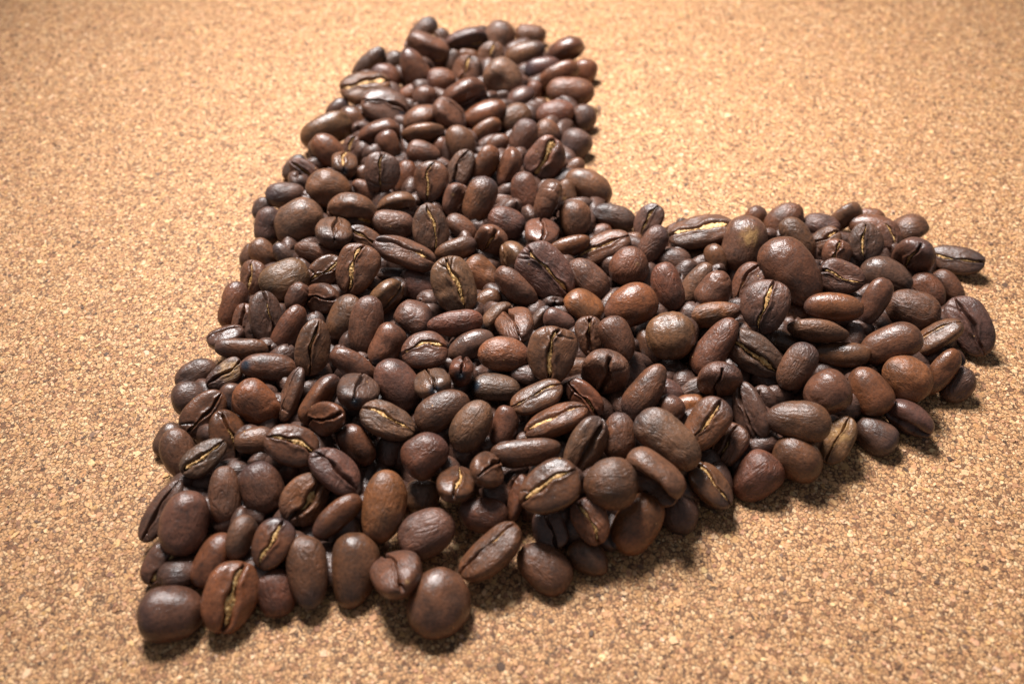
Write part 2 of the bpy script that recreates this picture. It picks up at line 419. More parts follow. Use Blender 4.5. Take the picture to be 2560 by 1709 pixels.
# x y z (0.01 mm), quaternion (1e-4), half length, width, thickness (0.01 mm), tone, shown (f face, b back), flags, spot direction, label
BEANS = [
 (-2762,12588,323,-0.4933,0.8152,0.2814,0.1138,532,301,198,'d','b','',(29,23,-93),"slim dark bean just left of the dark side-lying seamed bean on the top edge"),
 (-2510,11130,524,0.6039,0.766,0.0699,-0.209,688,540,415,'n','f','c2',(25,78,57),"bean with golden seam at the tip of the upper arm"),
 (-2111,12276,260,-0.4193,0.7573,-0.4166,-0.2776,310,240,160,'d','b','gs',(29,23,-93),"half-hidden dark bean just left of the dark side-lying seamed bean on the top edge"),
 (-1383,11686,556,0.5667,0.8169,0.0139,0.1062,652,385,268,'d','f','c2',(25,82,52),"dark side-lying seamed bean on the top edge"),
 (-392,11801,478,-0.4144,0.7066,0.4991,0.2826,565,475,313,'n','b','',(29,23,-93),"roundish brown bean up-right of the small bean with a fat yellow-filled seam"),
 (561,12333,300,0.503,-0.8631,0.0425,0.0138,483,345,228,'r','b','',(29,23,-93),"smooth reddish-brown bean just above the dark shiny bean below the notched top corner bean"),
 (391,10894,520,-0.4849,0.8535,0.1624,0.1004,618,375,248,'n','b','',(29,23,-93),"smooth brown bean up-left of the dark shiny bean below the notched top corner bean"),
 (1578,11132,520,0.4225,0.8856,-0.0098,0.1924,577,502,331,'n','f','k1',(24,93,27),"notched bean jutting from the top corner"),
 (901,10160,497,0.5598,-0.8239,-0.0728,-0.0506,542,328,217,'d','b','bl',(-81,-10,-58),"dark shiny bean below the notched top corner bean"),
 (1318,9708,543,0.6751,-0.7049,-0.2042,-0.0755,643,347,229,'r','b','',(33,-26,-91),"slim reddish-brown bean down-right of the dark shiny bean below the notched top corner bean"),
 (2117,10292,322,-0.3521,0.6801,0.5466,0.3386,372,372,260,'r','b','',(29,23,-93),"roundish reddish-brown bean down-right of the notched bean jutting from the top corner"),
 (1633,8945,520,-0.4792,0.8768,-0.0376,0.0143,672,399,264,'r','b','',(29,23,-93),"smooth reddish-brown bean just below the notched bean jutting from the top corner"),
 (-228,9249,788,-0.4677,0.8451,-0.2243,-0.1292,567,504,333,'t','b','',(29,23,-93),"brown ball-shaped bean in the upper arm"),
 (-617,10815,520,0.6784,0.3557,-0.3349,0.5487,419,398,262,'n','f','c3',(30,15,94),"small bean with a fat yellow-filled seam"),
 (-1261,9970,520,0.7655,0.208,-0.4112,0.449,475,466,307,'n','f','c2',(33,-26,91),"brown gold-seamed bean down-left of the small bean with a fat yellow-filled seam"),
 (-1310,11213,260,-0.4941,0.8691,0.0113,-0.0198,314,240,160,'r','b','',(29,23,-93),"half-hidden reddish-brown bean just below the dark side-lying seamed bean on the top edge"),
 (-1755,10851,308,-0.4067,0.681,0.5418,0.278,355,239,159,'d','b','',(29,23,-93),"smooth dark bean down-left of the dark side-lying seamed bean on the top edge"),
 (-2786,9715,769,-0.4823,0.6911,-0.4823,-0.2391,596,412,272,'n','b','tp',(31,-1,-95),"smooth brown bean up-right of the wrinkled bean with a small blue fleck"),
 (-4187,10643,367,0.6739,-0.6517,-0.3476,-0.0178,617,285,188,'d','b','',(33,-26,-91),"slim dark bean just above the wrinkled bean with a small blue fleck"),
 (-3567,10933,261,-0.4912,0.8416,0.218,0.0533,401,289,191,'d','b','',(29,23,-93),"smooth dark bean just above the wrinkled bean with a small blue fleck"),
 (-3599,9690,509,-0.4354,0.8308,-0.2685,-0.2195,450,386,255,'r','b','',(29,23,-93),"roundish reddish-brown bean just above the wrinkled bean with a small blue fleck"),
 (-2014,9470,530,-0.4843,0.8698,0.0941,0.0097,426,383,253,'r','b','',(29,23,-93),"roundish reddish-brown bean down-left of the dark side-lying seamed bean on the top edge"),
 (-4099,9035,531,0.9796,0.1724,-0.0003,0.1029,716,511,337,'n','f','c2 w2',(34,-40,85),"bean with a long open seam on the upper arm's outer edge"),
 (-3435,7786,780,0.9517,0.2558,0.1518,-0.0754,627,490,324,'d','f','k1 bs',(81,-25,54),"wrinkled bean with a small blue fleck"),
 (-2431,8662,520,-0.4129,0.7069,0.5217,0.2399,334,334,234,'d','b','',(29,23,-93),"roundish dark bean just right of the wrinkled bean with a small blue fleck"),
 (-2910,9204,260,-0.4729,0.8408,0.2518,0.0779,320,256,169,'r','b','',(29,23,-93),"smooth reddish-brown bean up-right of the wrinkled bean with a small blue fleck"),
 (-1376,8332,780,0.5582,0.7933,0.0151,0.2427,698,484,331,'n','f','k1 w1',(25,83,49),"bean with a dark gaping seam halfway along the upper arm"),
 (-1668,7353,825,0.9214,-0.0622,0.3433,-0.1713,519,480,317,'n','f','k1',(37,-75,55),"brown seamed bean just above the seam-up bean with a bright narrow golden seam"),
 (-2488,7411,763,0.0676,0.9728,0.1485,0.1643,501,369,244,'n','f','',(25,91,-33),"slim brown bean just right of the wrinkled bean with a small blue fleck"),
 (-747,7583,736,-0.2233,0.9558,0.1495,0.1194,624,348,229,'r','b','',(26,63,-73),"slim reddish-brown bean down-left of the brown ball-shaped bean in the upper arm"),
 (-692,7035,528,0.6466,-0.701,-0.2965,-0.0519,479,302,199,'r','b','',(33,-26,-91),"side-lying reddish-brown bean just below the brown ball-shaped bean in the upper arm"),
 (-576,9101,231,-0.4763,0.8792,0.0051,-0.0094,311,240,160,'n','b','',(29,23,-93),"half-hidden brown bean down-left of the brown ball-shaped bean in the upper arm"),
 (212,8700,539,0.1938,0.9463,0.0913,0.2422,417,357,235,'d','f','',(24,96,-14),"side-lying dark bean down-right of the brown ball-shaped bean in the upper arm"),
 (624,9349,260,-0.3603,0.676,0.56,0.3155,310,240,184,'r','b','',(29,23,-93),"half-hidden reddish-brown bean just below the dark shiny bean below the notched top corner bean"),
 (70,7635,520,-0.4505,0.8545,0.2283,0.122,487,406,268,'n','b','',(29,23,-93),"roundish brown bean just below the brown ball-shaped bean in the upper arm"),
 (711,8566,260,-0.4718,0.8816,-0.0063,0.0118,335,273,180,'n','b','',(29,23,-93),"roundish brown bean just below the dark shiny bean below the notched top corner bean"),
 (1178,7836,520,-0.4618,0.877,0.1046,0.0812,531,388,256,'r','b','',(29,23,-93),"smooth reddish-brown bean up-left of the round bean with a bluish-black patch"),
 (1971,7921,325,-0.3356,0.6884,0.5545,0.3255,391,350,231,'d','b','',(29,23,-93),"roundish dark bean just above the round bean with a bluish-black patch"),
 (-4870,8496,260,-0.4717,0.8248,0.3051,0.0645,356,240,160,'d','b','',(29,23,-93),"smooth dark bean up-right of the large tan bean on the upper arm's outer slope"),
 (-4286,7706,380,-0.3651,0.7831,-0.4078,-0.2952,470,388,256,'n','b','',(29,23,-93),"roundish brown bean up-left of the open-lipped bean with a dark underside"),
 (-4934,7046,520,0.6712,-0.7029,-0.2308,0.0461,719,442,292,'t','b','k1',(33,-26,-91),"large tan bean on the upper arm's outer slope"),
 (-3473,6624,775,0.4881,0.8602,0.081,0.1235,568,441,291,'n','f','k1 w1',(25,91,33),"open-lipped bean with a dark underside"),
 (-2319,6613,780,0.9037,-0.4198,-0.0604,0.0585,568,370,244,'t','f','',(38,-87,-31),"slim tan-brown bean just right of the open-lipped bean with a dark underside"),
 (-4696,5842,780,-0.454,0.8005,-0.3202,-0.2248,498,367,242,'r','b','bs',(81,-10,-58),"reddish bean with a blue dot on its tip"),
 (-4153,6342,523,0.7667,0.2842,-0.2889,0.4979,310,263,174,'d','f','c2',(31,-9,94),"dark gold-seamed bean just right of the reddish bean with a blue dot on its tip"),
 (-3188,6115,780,-0.3845,0.7495,-0.4647,-0.2731,367,310,204,'n','b','',(30,15,-94),"roundish brown bean down-right of the open-lipped bean with a dark underside"),
 (-2245,5751,780,-0.441,0.8867,-0.0954,-0.1003,439,306,202,'n','b','',(29,23,-93),"smooth brown bean just above the seam-up bean with a bright narrow golden seam"),
 (-1314,6146,780,-0.3463,0.7137,-0.532,-0.2962,502,386,255,'n','b','bs',(81,0,-59),"smooth brown bean up-right of the seam-up bean with a bright narrow golden seam"),
 (-1889,6288,520,-0.4091,0.7628,0.4606,0.1965,333,240,160,'n','b','',(29,23,-93),"smooth brown bean just right of the open-lipped bean with a dark underside"),
 (-364,6537,520,-0.4417,0.859,0.2336,0.1115,315,240,160,'n','b','',(29,23,-93),"smooth brown bean just left of the bean with a wide pale-gold filled seam"),
 (290,6425,780,-0.3769,0.7384,0.4948,0.2606,497,341,225,'n','b','',(29,23,-93),"smooth brown bean up-left of the bean with a wide pale-gold filled seam"),
 (942,6982,520,-0.438,0.8312,-0.3118,-0.1416,379,339,224,'n','b','',(29,23,-93),"roundish brown bean just above the bean with a wide pale-gold filled seam"),
 (1679,6708,351,-0.3787,0.7785,0.4318,0.2533,418,418,276,'d','b','bl',(-81,0,-59),"round bean with a bluish-black patch"),
 (842,5513,780,0.7787,0.4245,-0.2031,0.4149,569,475,314,'n','f','c3 w2',(28,31,91),"bean with a wide pale-gold filled seam"),
 (-635,5278,779,0.6323,-0.5917,-0.4981,-0.0446,490,344,227,'r','b','',(34,-43,-84),"side-lying reddish-brown bean just right of the seam-up bean with a bright narrow golden seam"),
 (-61,5161,780,0.8,-0.1207,-0.5154,0.2826,507,411,271,'n','f','c2',(38,-83,41),"brown gold-seamed bean just left of the bean with a wide pale-gold filled seam"),
 (-1258,5131,780,0.8151,0.2158,-0.3192,0.4325,488,327,216,'d','f','bs',(-81,-25,54),"dark seamed bean up-right of the seam-up bean with a bright narrow golden seam"),
 (-3167,4621,1040,0.6393,0.3667,-0.2521,0.6271,495,440,290,'d','f','k3 c2',(29,23,93),"seam-up bean with a star crack and a golden dot"),
 (-1958,4258,1040,0.7505,0.2562,-0.3201,0.5183,508,429,283,'n','f','c3',(31,-6,95),"seam-up bean with a bright narrow golden seam"),
 (-4207,5277,780,0.736,-0.0772,0.0461,-0.671,397,331,286,'n','f','c2 h bs',(97,0,25),"brown notched bean down-right of the reddish bean with a blue dot on its tip"),
 (-5205,5297,520,0.7976,0.4878,0.2053,-0.2894,494,291,192,'n','f','c2',(28,45,85),"brown gold-seamed bean up-left of the round bean with a scratched top"),
 (-4454,4300,780,-0.4101,0.8904,-0.1144,-0.1608,568,476,314,'n','b','sc',(29,23,-93),"round bean with a scratched top"),
 (-5646,5844,260,-0.4468,0.8029,0.3875,0.0744,389,240,160,'d','b','',(29,23,-93),"smooth dark bean just above the blue-black shiny bean on the outer edge"),
 (-2667,5036,520,-0.3683,0.6713,0.5957,0.2426,472,283,187,'r','b','',(29,23,-93),"smooth reddish-brown bean just left of the seam-up bean with a bright narrow golden seam"),
 (-3578,4470,520,0.5896,-0.7286,0.3219,0.1339,446,260,172,'r','b','',(33,-26,-91),"slim reddish-brown bean up-right of the curled bean arching over a dark pit"),
 (-3856,5428,260,-0.4,0.7133,0.5423,0.1925,346,240,160,'n','b','',(29,23,-93),"slim brown bean just above the curled bean arching over a dark pit"),
 (323,4146,780,-0.3532,0.7278,-0.5326,-0.2487,529,346,229,'n','b','',(29,23,-93),"smooth brown bean just left of the wrinkled side-lying bean by the inner corner"),
 (839,3557,1040,0.2151,0.7798,0.2309,0.5407,532,435,287,'n','f','wr',(24,96,-14),"wrinkled side-lying bean by the inner corner"),
 (1337,4470,520,-0.3476,0.6825,-0.5891,-0.2575,353,260,172,'n','b','gs',(29,23,-93),"smooth brown bean just above the light brown barrel-shaped bean below the inner corner"),
 (1582,5721,262,-0.3887,0.8183,0.3656,0.2136,369,252,167,'n','b','',(29,23,-93),"smooth brown bean just below the round bean with a bluish-black patch"),
 (1918,4750,520,-0.431,0.8684,-0.235,-0.0692,636,393,259,'t','b','',(29,23,-93),"mottled tan bean overhanging the inner corner"),
 (-767,3557,1040,-0.4275,0.7102,0.5292,0.1811,586,376,248,'r','b','',(30,7,-95),"smooth reddish-brown bean just right of the seam-up bean with a bright narrow golden seam"),
 (-1368,3902,780,0.536,0.6192,-0.004,0.5738,407,352,254,'n','f','c2 gs',(25,78,57),"brown gold-seamed bean down-right of the seam-up bean with a bright narrow golden seam"),
 (-141,3036,780,-0.4024,0.8781,-0.2339,-0.1109,458,388,256,'n','b','',(29,23,-93),"roundish brown bean down-left of the wrinkled side-lying bean by the inner corner"),
 (-185,4484,260,-0.4262,0.9004,-0.0771,-0.0409,310,240,160,'r','b','',(29,23,-93),"half-hidden reddish-brown bean just left of the wrinkled side-lying bean by the inner corner"),
 (1493,3165,780,-0.3298,0.6593,-0.6236,-0.2602,478,380,251,'n','b','',(29,23,-93),"light brown barrel-shaped bean below the inner corner"),
 (2457,3601,520,-0.4232,0.895,-0.1411,-0.0056,543,289,191,'d','b','',(29,23,-93),"dark oval bean at the inner corner"),
 (-2787,3768,780,0.5599,0.8196,0.0702,0.0989,487,356,235,'t','f','k1 w1',(25,88,40),"tan-brown seamed bean down-left of the seam-up bean with a bright narrow golden seam"),
 (-3726,3226,998,0.6428,0.7502,0.0841,-0.13,589,516,359,'n','f','k1 w2 c1',(25,82,52),"curled bean arching over a dark pit"),
 (-5015,3095,780,-0.4279,0.8709,0.2415,-0.0102,618,512,338,'t','b','',(29,23,-93),"large olive-brown round bean on the upper arm's slope"),
 (-5601,4422,520,-0.4347,0.89,0.1138,-0.0775,482,315,208,'d','b','bl',(-81,0,-59),"blue-black shiny bean on the outer edge"),
 (-2811,2969,820,-0.4079,0.9048,-0.068,-0.1019,509,334,220,'n','b','',(29,23,-93),"smooth brown bean just above the long dark bean lying with its seam gaping upward"),
 (-1889,2566,1040,0.7347,0.2161,0.3555,-0.5359,568,427,282,'p','f','c3 w0',(30,4,95),"seam-up bean with a straight bright gold seam"),
 (-1158,2916,780,-0.1471,0.9278,-0.2476,-0.2372,421,265,175,'n','b','',(26,63,-73),"side-lying brown bean just right of the seam-up bean with a straight bright gold seam"),
 (-497,2368,780,0.6408,0.5151,-0.4985,0.2748,506,388,256,'n','f','c2 h k1',(83,20,52),"brown notched bean up-right of the pale tan bean with an S-shaped seam"),
 (-4057,2353,1053,0.7362,-0.1363,-0.0081,-0.6628,504,420,299,'n','f','h',(90,19,38),"brown notched bean just above the split bean with golden chaff tucked behind another"),
 (675,2587,780,0.6559,-0.1128,-0.0257,-0.7459,494,411,298,'n','f','h gs',(90,19,38),"brown notched bean just below the wrinkled side-lying bean by the inner corner"),
 (-3371,2508,765,0.8921,0.3296,0.2014,-0.2343,451,261,172,'n','f','c2',(30,15,94),"brown gold-seamed bean just above the upright seam-up bean with a curving gold seam"),
 (-5815,3243,520,-0.3913,0.6564,0.6206,0.1757,465,322,213,'d','b','',(29,23,-93),"smooth dark bean just left of the large olive-brown round bean on the upper arm's slope"),
 (-6176,4188,260,-0.4238,0.7495,0.497,0.1076,310,240,160,'d','b','',(29,23,-93),"half-hidden dark bean down-left of the blue-black shiny bean on the outer edge"),
 (-5804,2400,396,-0.3473,0.8305,-0.3474,-0.2628,385,298,197,'t','b','',(30,15,-94),"smooth tan-brown bean up-left of the big round tan bean near the outer edge"),
 (-6158,2506,229,-0.3922,0.686,0.5961,0.1419,311,240,160,'d','b','',(29,23,-93),"half-hidden dark bean up-left of the big round tan bean near the outer edge"),
 (-5816,1434,520,0.7534,0.1267,-0.3575,0.5372,423,328,217,'n','f','c2',(34,-43,84),"brown gold-seamed bean just above the grey-striped bean standing on the outer slope"),
 (-5261,2264,520,-0.3154,0.8441,-0.3401,-0.2689,310,240,160,'d','b','',(29,23,-93),"smooth dark bean just above the big round tan bean near the outer edge"),
 (-4417,1966,780,0.6062,-0.7778,0.1127,0.1214,528,257,170,'r','b','',(33,-26,-91),"slim reddish-brown bean up-left of the split bean with golden chaff tucked behind another"),
 (-4189,1456,743,0.842,0.4387,-0.0163,0.3137,453,320,211,'n','f','c3 k1 w1',(28,31,91),"split bean with golden chaff tucked behind another"),
 (-3389,1190,1040,0.7753,0.2893,-0.2122,0.5199,576,466,308,'n','f','c3 w1',(30,4,95),"upright seam-up bean with a curving gold seam"),
 (-2410,1697,1040,0.9831,0.011,0.1649,-0.0784,719,375,270,'n','f','c1 w2',(35,-51,79),"long dark bean lying with its seam gaping upward"),
 (-1275,2101,780,0.5537,-0.8173,-0.159,-0.0084,496,266,175,'n','b','',(31,-9,-94),"slim brown bean just above the pale tan bean with an S-shaped seam"),
 (-4979,1063,814,-0.4009,0.8828,0.2436,-0.0245,562,463,305,'t','b','',(29,23,-93),"big round tan bean near the outer edge"),
 (-4659,608,781,-0.4467,0.7375,0.5036,0.054,326,247,163,'n','b','wr',(30,7,-95),"brown wrinkled bean down-right of the big round tan bean near the outer edge"),
 (-4105,584,742,0.8281,0.394,-0.3901,-0.0829,538,359,237,'n','f','h',(89,19,41),"heart-shaped bean with a notch in its flank"),
 (-2753,631,780,0.6043,0.6964,0.0803,0.3786,457,359,249,'t','f','c1 k1 w1',(25,82,52),"tan-brown seamed bean just below the black glossy hollow bean in the shade"),
 (-2719,1550,520,0.4541,0.8875,0.0494,-0.0605,390,277,183,'d','f','bl',(81,58,10),"black glossy hollow bean in the shade"),
 (-2145,1205,520,-0.3604,0.8949,-0.219,-0.1462,436,352,233,'p','b','',(29,23,-93),"roundish purplish-brown bean just below the long dark bean lying with its seam gaping upward"),
 (-1268,699,1040,0.7758,0.2287,0.2964,-0.5079,639,473,312,'t','f','c3 w1 k2',(30,7,95),"pale tan bean with an S-shaped seam"),
 (-699,1574,520,-0.3632,0.8665,-0.3084,-0.1486,458,374,247,'o','b','',(29,23,-93),"roundish orange-brown bean just right of the pale tan bean with an S-shaped seam"),
 (-555,757,520,-0.3696,0.8923,0.2445,0.0859,347,240,160,'n','b','',(29,23,-93),"smooth brown bean down-right of the pale tan bean with an S-shaped seam"),
 (58,784,864,0.7174,-0.5975,0.357,-0.0317,572,352,236,'n','f','k1',(36,-66,-66),"slim brown bean down-left of the large seam-up bean with a diagonal gold seam"),
 (-6082,603,520,-0.4371,0.6579,0.6097,0.0666,543,299,197,'r','b','',(30,7,-95),"slim reddish-brown bean just left of the grey-striped bean standing on the outer slope"),
 (-5250,10,780,0.7631,0.0394,0.4418,-0.4701,559,370,244,'d','f','c1 st',(32,-18,93),"grey-striped bean standing on the outer slope"),
 (-5776,133,494,0.7428,0.1776,-0.2927,0.5753,405,262,173,'n','f','',(33,-26,91),"brown seamed bean just above the slim brown bean lying flat on the outer edge"),
 (-4658,-362,780,0.5576,-0.6573,-0.5048,0.0466,552,306,202,'r','b','',(33,-26,-91),"slim reddish-brown bean down-right of the grey-striped bean standing on the outer slope"),
 (-4038,-1076,1040,0.6556,0.3937,-0.0959,0.6372,586,361,238,'n','f','c1 w0',(28,38,88),"upright oval bean with a hair-thin gold seam"),
 (-3599,-5,816,0.0008,0.8549,0.4081,0.3204,510,361,251,'n','b','k1',(25,82,-52),"side-lying brown bean just left of the long smooth upright bean"),
 (-3032,-446,1003,-0.3271,0.6919,0.6183,0.1788,631,358,237,'n','b','',(29,23,-93),"long smooth upright bean"),
 (-2072,10,780,0.2753,0.9442,-0.0439,-0.1756,431,431,340,'n','f','k1 w1',(24,95,-20),"side-lying brown bean just left of the long reddish sausage bean under the S-seamed one"),
 (-1178,-416,996,0.5233,-0.8487,-0.0745,0.0162,585,291,192,'r','b','',(31,-9,-94),"long reddish sausage bean under the S-seamed one"),
 (-338,8,780,0.5262,0.7379,0.0864,0.4138,415,327,216,'t','f','bs',(-81,54,25),"tan-brown seamed bean just above the big reddish egg-shaped bean in the middle"),
 (85,-504,1040,0.7806,0.0284,-0.2097,-0.5882,559,404,266,'r','f','h',(89,19,41),"reddish-brown notched bean just left of the black curled shell-like bean"),
 (-6046,-373,545,0.9633,-0.1213,-0.0544,0.2331,398,335,221,'d','f','c1 w1',(37,-72,59),"dark seamed bean up-left of the slim brown bean lying flat on the outer edge"),
 (-5553,-924,780,0.5027,-0.8523,-0.0011,0.1447,549,240,160,'n','b','',(31,-9,-94),"slim brown bean lying flat on the outer edge"),
 (-2566,-859,817,-0.4072,0.7628,0.4958,0.0802,480,351,232,'n','b','bs',(-81,-10,-58),"smooth brown bean just above the large purplish egg-shaped bean"),
 (-1764,-1192,1040,0.9892,0.1196,-0.0008,0.0842,470,405,267,'n','f','c3 w1',(32,-23,92),"glossy bean with a torn gold seam along its top"),
 (-858,-848,823,-0.3525,0.9102,0.2101,0.0565,526,294,194,'d','b','',(29,23,-93),"slim dark bean down-right of the long reddish sausage bean under the S-seamed one"),
 (-162,-1269,1040,-0.3516,0.9351,-0.0393,-0.0195,529,363,239,'o','b','',(29,23,-93),"big reddish egg-shaped bean in the middle"),
 (-4926,-1388,780,-0.337,0.9316,0.004,-0.136,562,289,191,'n','b','bs',(-81,0,-59),"slim brown bean just above the orange-brown crinkled bean near the outer edge"),
 (-5777,-1540,717,0.9022,0.2496,-0.0223,0.3512,409,247,163,'d','f','gp',(31,-1,95),"dark seamed bean down-left of the slim brown bean lying flat on the outer edge"),
 (-6474,-1360,520,-0.3658,0.8807,0.2944,-0.0624,446,292,193,'d','b','',(29,23,-93),"smooth dark bean down-left of the slim brown bean lying flat on the outer edge"),
 (-4347,-2091,777,0.8051,-0.0454,-0.3611,0.4683,563,244,164,'n','f','k1 w0',(36,-66,66),"slender bean with a crooked seam"),
 (-3161,-1590,1040,0.5272,-0.7909,0.2909,0.1086,515,290,191,'n','b','',(33,-26,-91),"slim brown bean just above the dark heart-shaped bean with a blue-black notch"),
 (-3748,-2356,956,0.5304,0.6914,0.179,0.4568,568,364,241,'r','f','c1',(25,88,40),"long reddish bean with gold in its far end"),
 (-2983,-2266,1040,0.6934,-0.2186,-0.0494,-0.6848,494,412,284,'d','f','bs h',(98,0,22),"dark heart-shaped bean with a blue-black notch"),
 (-2251,-1958,923,-0.2714,0.8432,-0.4156,-0.2066,563,414,274,'p','b','',(29,23,-93),"large purplish egg-shaped bean"),
 (-1557,-2069,1112,0.7879,-0.0449,-0.1929,-0.5831,439,366,241,'d','f','bs h',(98,0,22),"dark notched bean just right of the large purplish egg-shaped bean"),
 (-1008,-1723,1040,0.6675,-0.1953,-0.0749,-0.7146,310,240,294,'r','f','h bs',(98,0,20),"reddish-brown notched bean just below the long reddish sausage bean under the S-seamed one"),
 (-316,-1894,780,-0.0799,0.9958,-0.031,-0.0319,485,298,197,'d','b','bs',(-81,30,-51),"dark oval bean with a round blue spot"),
 (-1336,-2717,1075,-0.3224,0.9145,0.2407,0.0433,565,357,236,'n','b','',(29,23,-93),"smooth brown bean up-left of the smooth tan oval bean with a nicked end"),
 (-6446,-1976,520,-0.3377,0.9224,0.1361,-0.1292,361,346,228,'d','b','',(29,23,-93),"roundish dark bean just left of the orange-brown crinkled bean near the outer edge"),
 (-6041,-2432,596,0.8174,0.352,-0.0027,0.4561,531,369,243,'n','f','c1 k2 w0',(29,23,93),"matt brown bean with a diagonal seam on the heap's outer edge"),
 (-5462,-2997,520,0.7895,0.0194,0.3863,-0.4765,594,375,247,'r','f','c1 k2 w1',(31,-9,94),"long reddish bean with a forked crack at its top"),
 (-6346,-3331,520,-0.149,0.7992,-0.4963,-0.3046,500,329,217,'n','b','',(29,23,-93),"smooth brown bean just above the dark shrivelled bean leaning on the heap's outer edge"),
 (-6754,-2808,260,-0.3473,0.7833,0.5155,0.0057,354,240,160,'d','b','',(29,23,-93),"smooth dark bean just above the dark shrivelled bean leaning on the heap's outer edge"),
 (-5729,-3611,780,0.9129,0.1736,-0.0221,0.3688,476,289,191,'d','f','c2 w2',(31,-9,94),"dark bean with a wide black seam near the heap's lower outer edge"),
 (-4857,-3218,780,-0.3103,0.94,0.0827,-0.1152,383,270,178,'n','b','',(29,23,-93),"smooth brown bean just below the orange-brown crinkled bean near the outer edge"),
 (-4072,-3520,1040,0.9616,0.1797,0.1747,-0.1115,507,393,260,'n','f','c3 k2 w1',(30,4,95),"bean with a zigzag gold seam and corner cracks"),
 (-3488,-2941,1124,0.836,0.3822,-0.3932,0.0208,499,332,219,'r','f','h',(88,19,44),"reddish-brown notched bean down-right of the long reddish bean with gold in its far end"),
 (-4996,-2328,782,-0.2607,0.895,-0.2788,-0.2306,514,397,262,'o','b','wr',(29,23,-93),"orange-brown crinkled bean near the outer edge"),
 (-5646,-1967,504,-0.3397,0.6838,0.6375,0.1026,310,240,160,'d','b','bl',(-81,0,-59),"smooth dark bean just left of the orange-brown crinkled bean near the outer edge"),
 (-2350,-2976,1040,0.9738,0.028,0.1763,-0.1409,553,363,240,'t','f','c2 w1 wr',(33,-30,90),"ribbed bean with a gold seam along its upper side"),
 (-2336,-3265,520,-0.2716,0.7157,0.6266,0.1462,310,258,170,'d','b','',(29,23,-93),"roundish dark bean just above the tall glossy reddish egg-shaped bean"),
 (-2936,-3334,780,0.5308,-0.7404,0.408,0.0605,438,323,213,'r','b','',(34,-43,-84),"side-lying reddish-brown bean up-right of the purplish seam-up bean resting on an orange-tan one"),
 (-3204,-4081,1053,0.9359,0.0168,0.2514,-0.2462,529,362,239,'p','f','k2 w1',(32,-23,92),"purplish seam-up bean resting on an orange-tan one"),
 (-1602,-3712,1040,-0.2977,0.8903,0.3391,0.0606,448,399,264,'r','b','',(29,23,-93),"roundish reddish-brown bean down-left of the smooth tan oval bean with a nicked end"),
 (-3737,-4473,765,0.8065,0.4041,0.0346,0.4302,500,414,273,'o','f','c1 k2 w2',(28,45,85),"orange-tan bean split open along its seam"),
 (-3092,-4865,780,0.5018,-0.7832,-0.3577,0.0822,525,258,170,'r','b','',(33,-26,-91),"slim reddish-brown bean just below the purplish seam-up bean resting on an orange-tan one"),
 (-5186,-4421,780,-0.1074,0.7281,-0.6105,-0.2927,528,291,192,'n','b','',(29,23,-93),"slim brown bean just right of the dark shrivelled bean leaning on the heap's outer edge"),
 (-4530,-4269,780,-0.1585,0.8,-0.5149,-0.264,491,395,261,'n','b','',(29,23,-93),"roundish brown bean just left of the orange-tan bean split open along its seam"),
 (-2275,-4660,780,-0.3136,0.6984,0.6395,0.0705,657,399,263,'o','b','',(30,7,-95),"tall glossy reddish egg-shaped bean"),
 (-1515,-5044,520,-0.2639,0.939,0.2203,0.0137,534,428,282,'p','b','',(29,23,-93),"big purplish round bean above the bare cork gap"),
 (-1024,-4201,780,0.6615,-0.1934,-0.0771,-0.7204,492,355,234,'n','f','c2 h',(88,19,44),"brown notched bean up-right of the big purplish round bean above the bare cork gap"),
 (-1684,-4121,260,-0.2435,0.726,0.6268,0.1439,337,337,222,'t','b','',(29,23,-93),"roundish tan-brown bean just above the big purplish round bean above the bare cork gap"),
 (-5771,-4996,780,-0.3177,0.7051,0.6333,0.0284,582,423,279,'p','b','',(29,20,-93),"large smooth oval bean near the bottom corner"),
 (-6352,-4589,520,0.8367,0.1402,-0.1054,0.5188,612,244,161,'d','f','w1 k1',(32,-18,93),"dark shrivelled bean leaning on the heap's outer edge"),
 (-6152,-5528,272,0.7734,0.3494,0.0587,0.5257,411,346,229,'d','f','c3 w2',(28,35,89),"dark split bean squashed at the edge above the bottom corner"),
 (-4715,-5280,780,-0.4717,0.6526,0.582,-0.1133,405,261,172,'t','b','',(33,-26,-91),"side-lying tan-brown bean just above the bean with the widest gold-filled seam"),
 (-4145,-5406,780,0.8216,0.1726,-0.1053,0.533,455,345,227,'n','f','c3 w1',(31,-1,95),"bean with a ragged dark gold seam near the bottom corner"),
 (-5254,-5552,520,-0.0004,0.8374,0.5116,0.1923,510,299,197,'r','b','',(26,73,-63),"slim reddish-brown bean up-left of the bean with the widest gold-filled seam"),
 (-3522,-5800,523,-0.1178,0.7556,-0.6006,-0.2333,634,356,235,'n','b','',(29,23,-93),"slim brown bean just left of the big pointed-top bean standing at the bottom edge"),
 (-2740,-5692,372,-0.231,0.6936,0.674,0.1063,655,432,285,'n','b','tp',(29,23,-93),"big pointed-top bean standing at the bottom edge"),
 (-5813,-3932,260,-0.1161,0.7543,-0.5738,-0.2973,311,240,160,'d','b','',(29,23,-93),"smooth dark bean up-right of the large smooth oval bean near the bottom corner"),
 (-5759,-6474,344,-0.2289,0.9561,0.1046,-0.1504,545,469,310,'p','b','',(29,23,-93),"big dark round bean at the bottom corner"),
 (-4805,-6201,396,0.7118,0.3544,0.0488,0.6045,614,482,318,'o','f','c3 w2',(28,43,86),"bean with the widest gold-filled seam"),
 (-4052,-6049,278,-0.1209,0.8071,-0.531,-0.2281,428,350,231,'r','b','',(29,23,-93),"roundish reddish-brown bean just right of the bean with the widest gold-filled seam"),
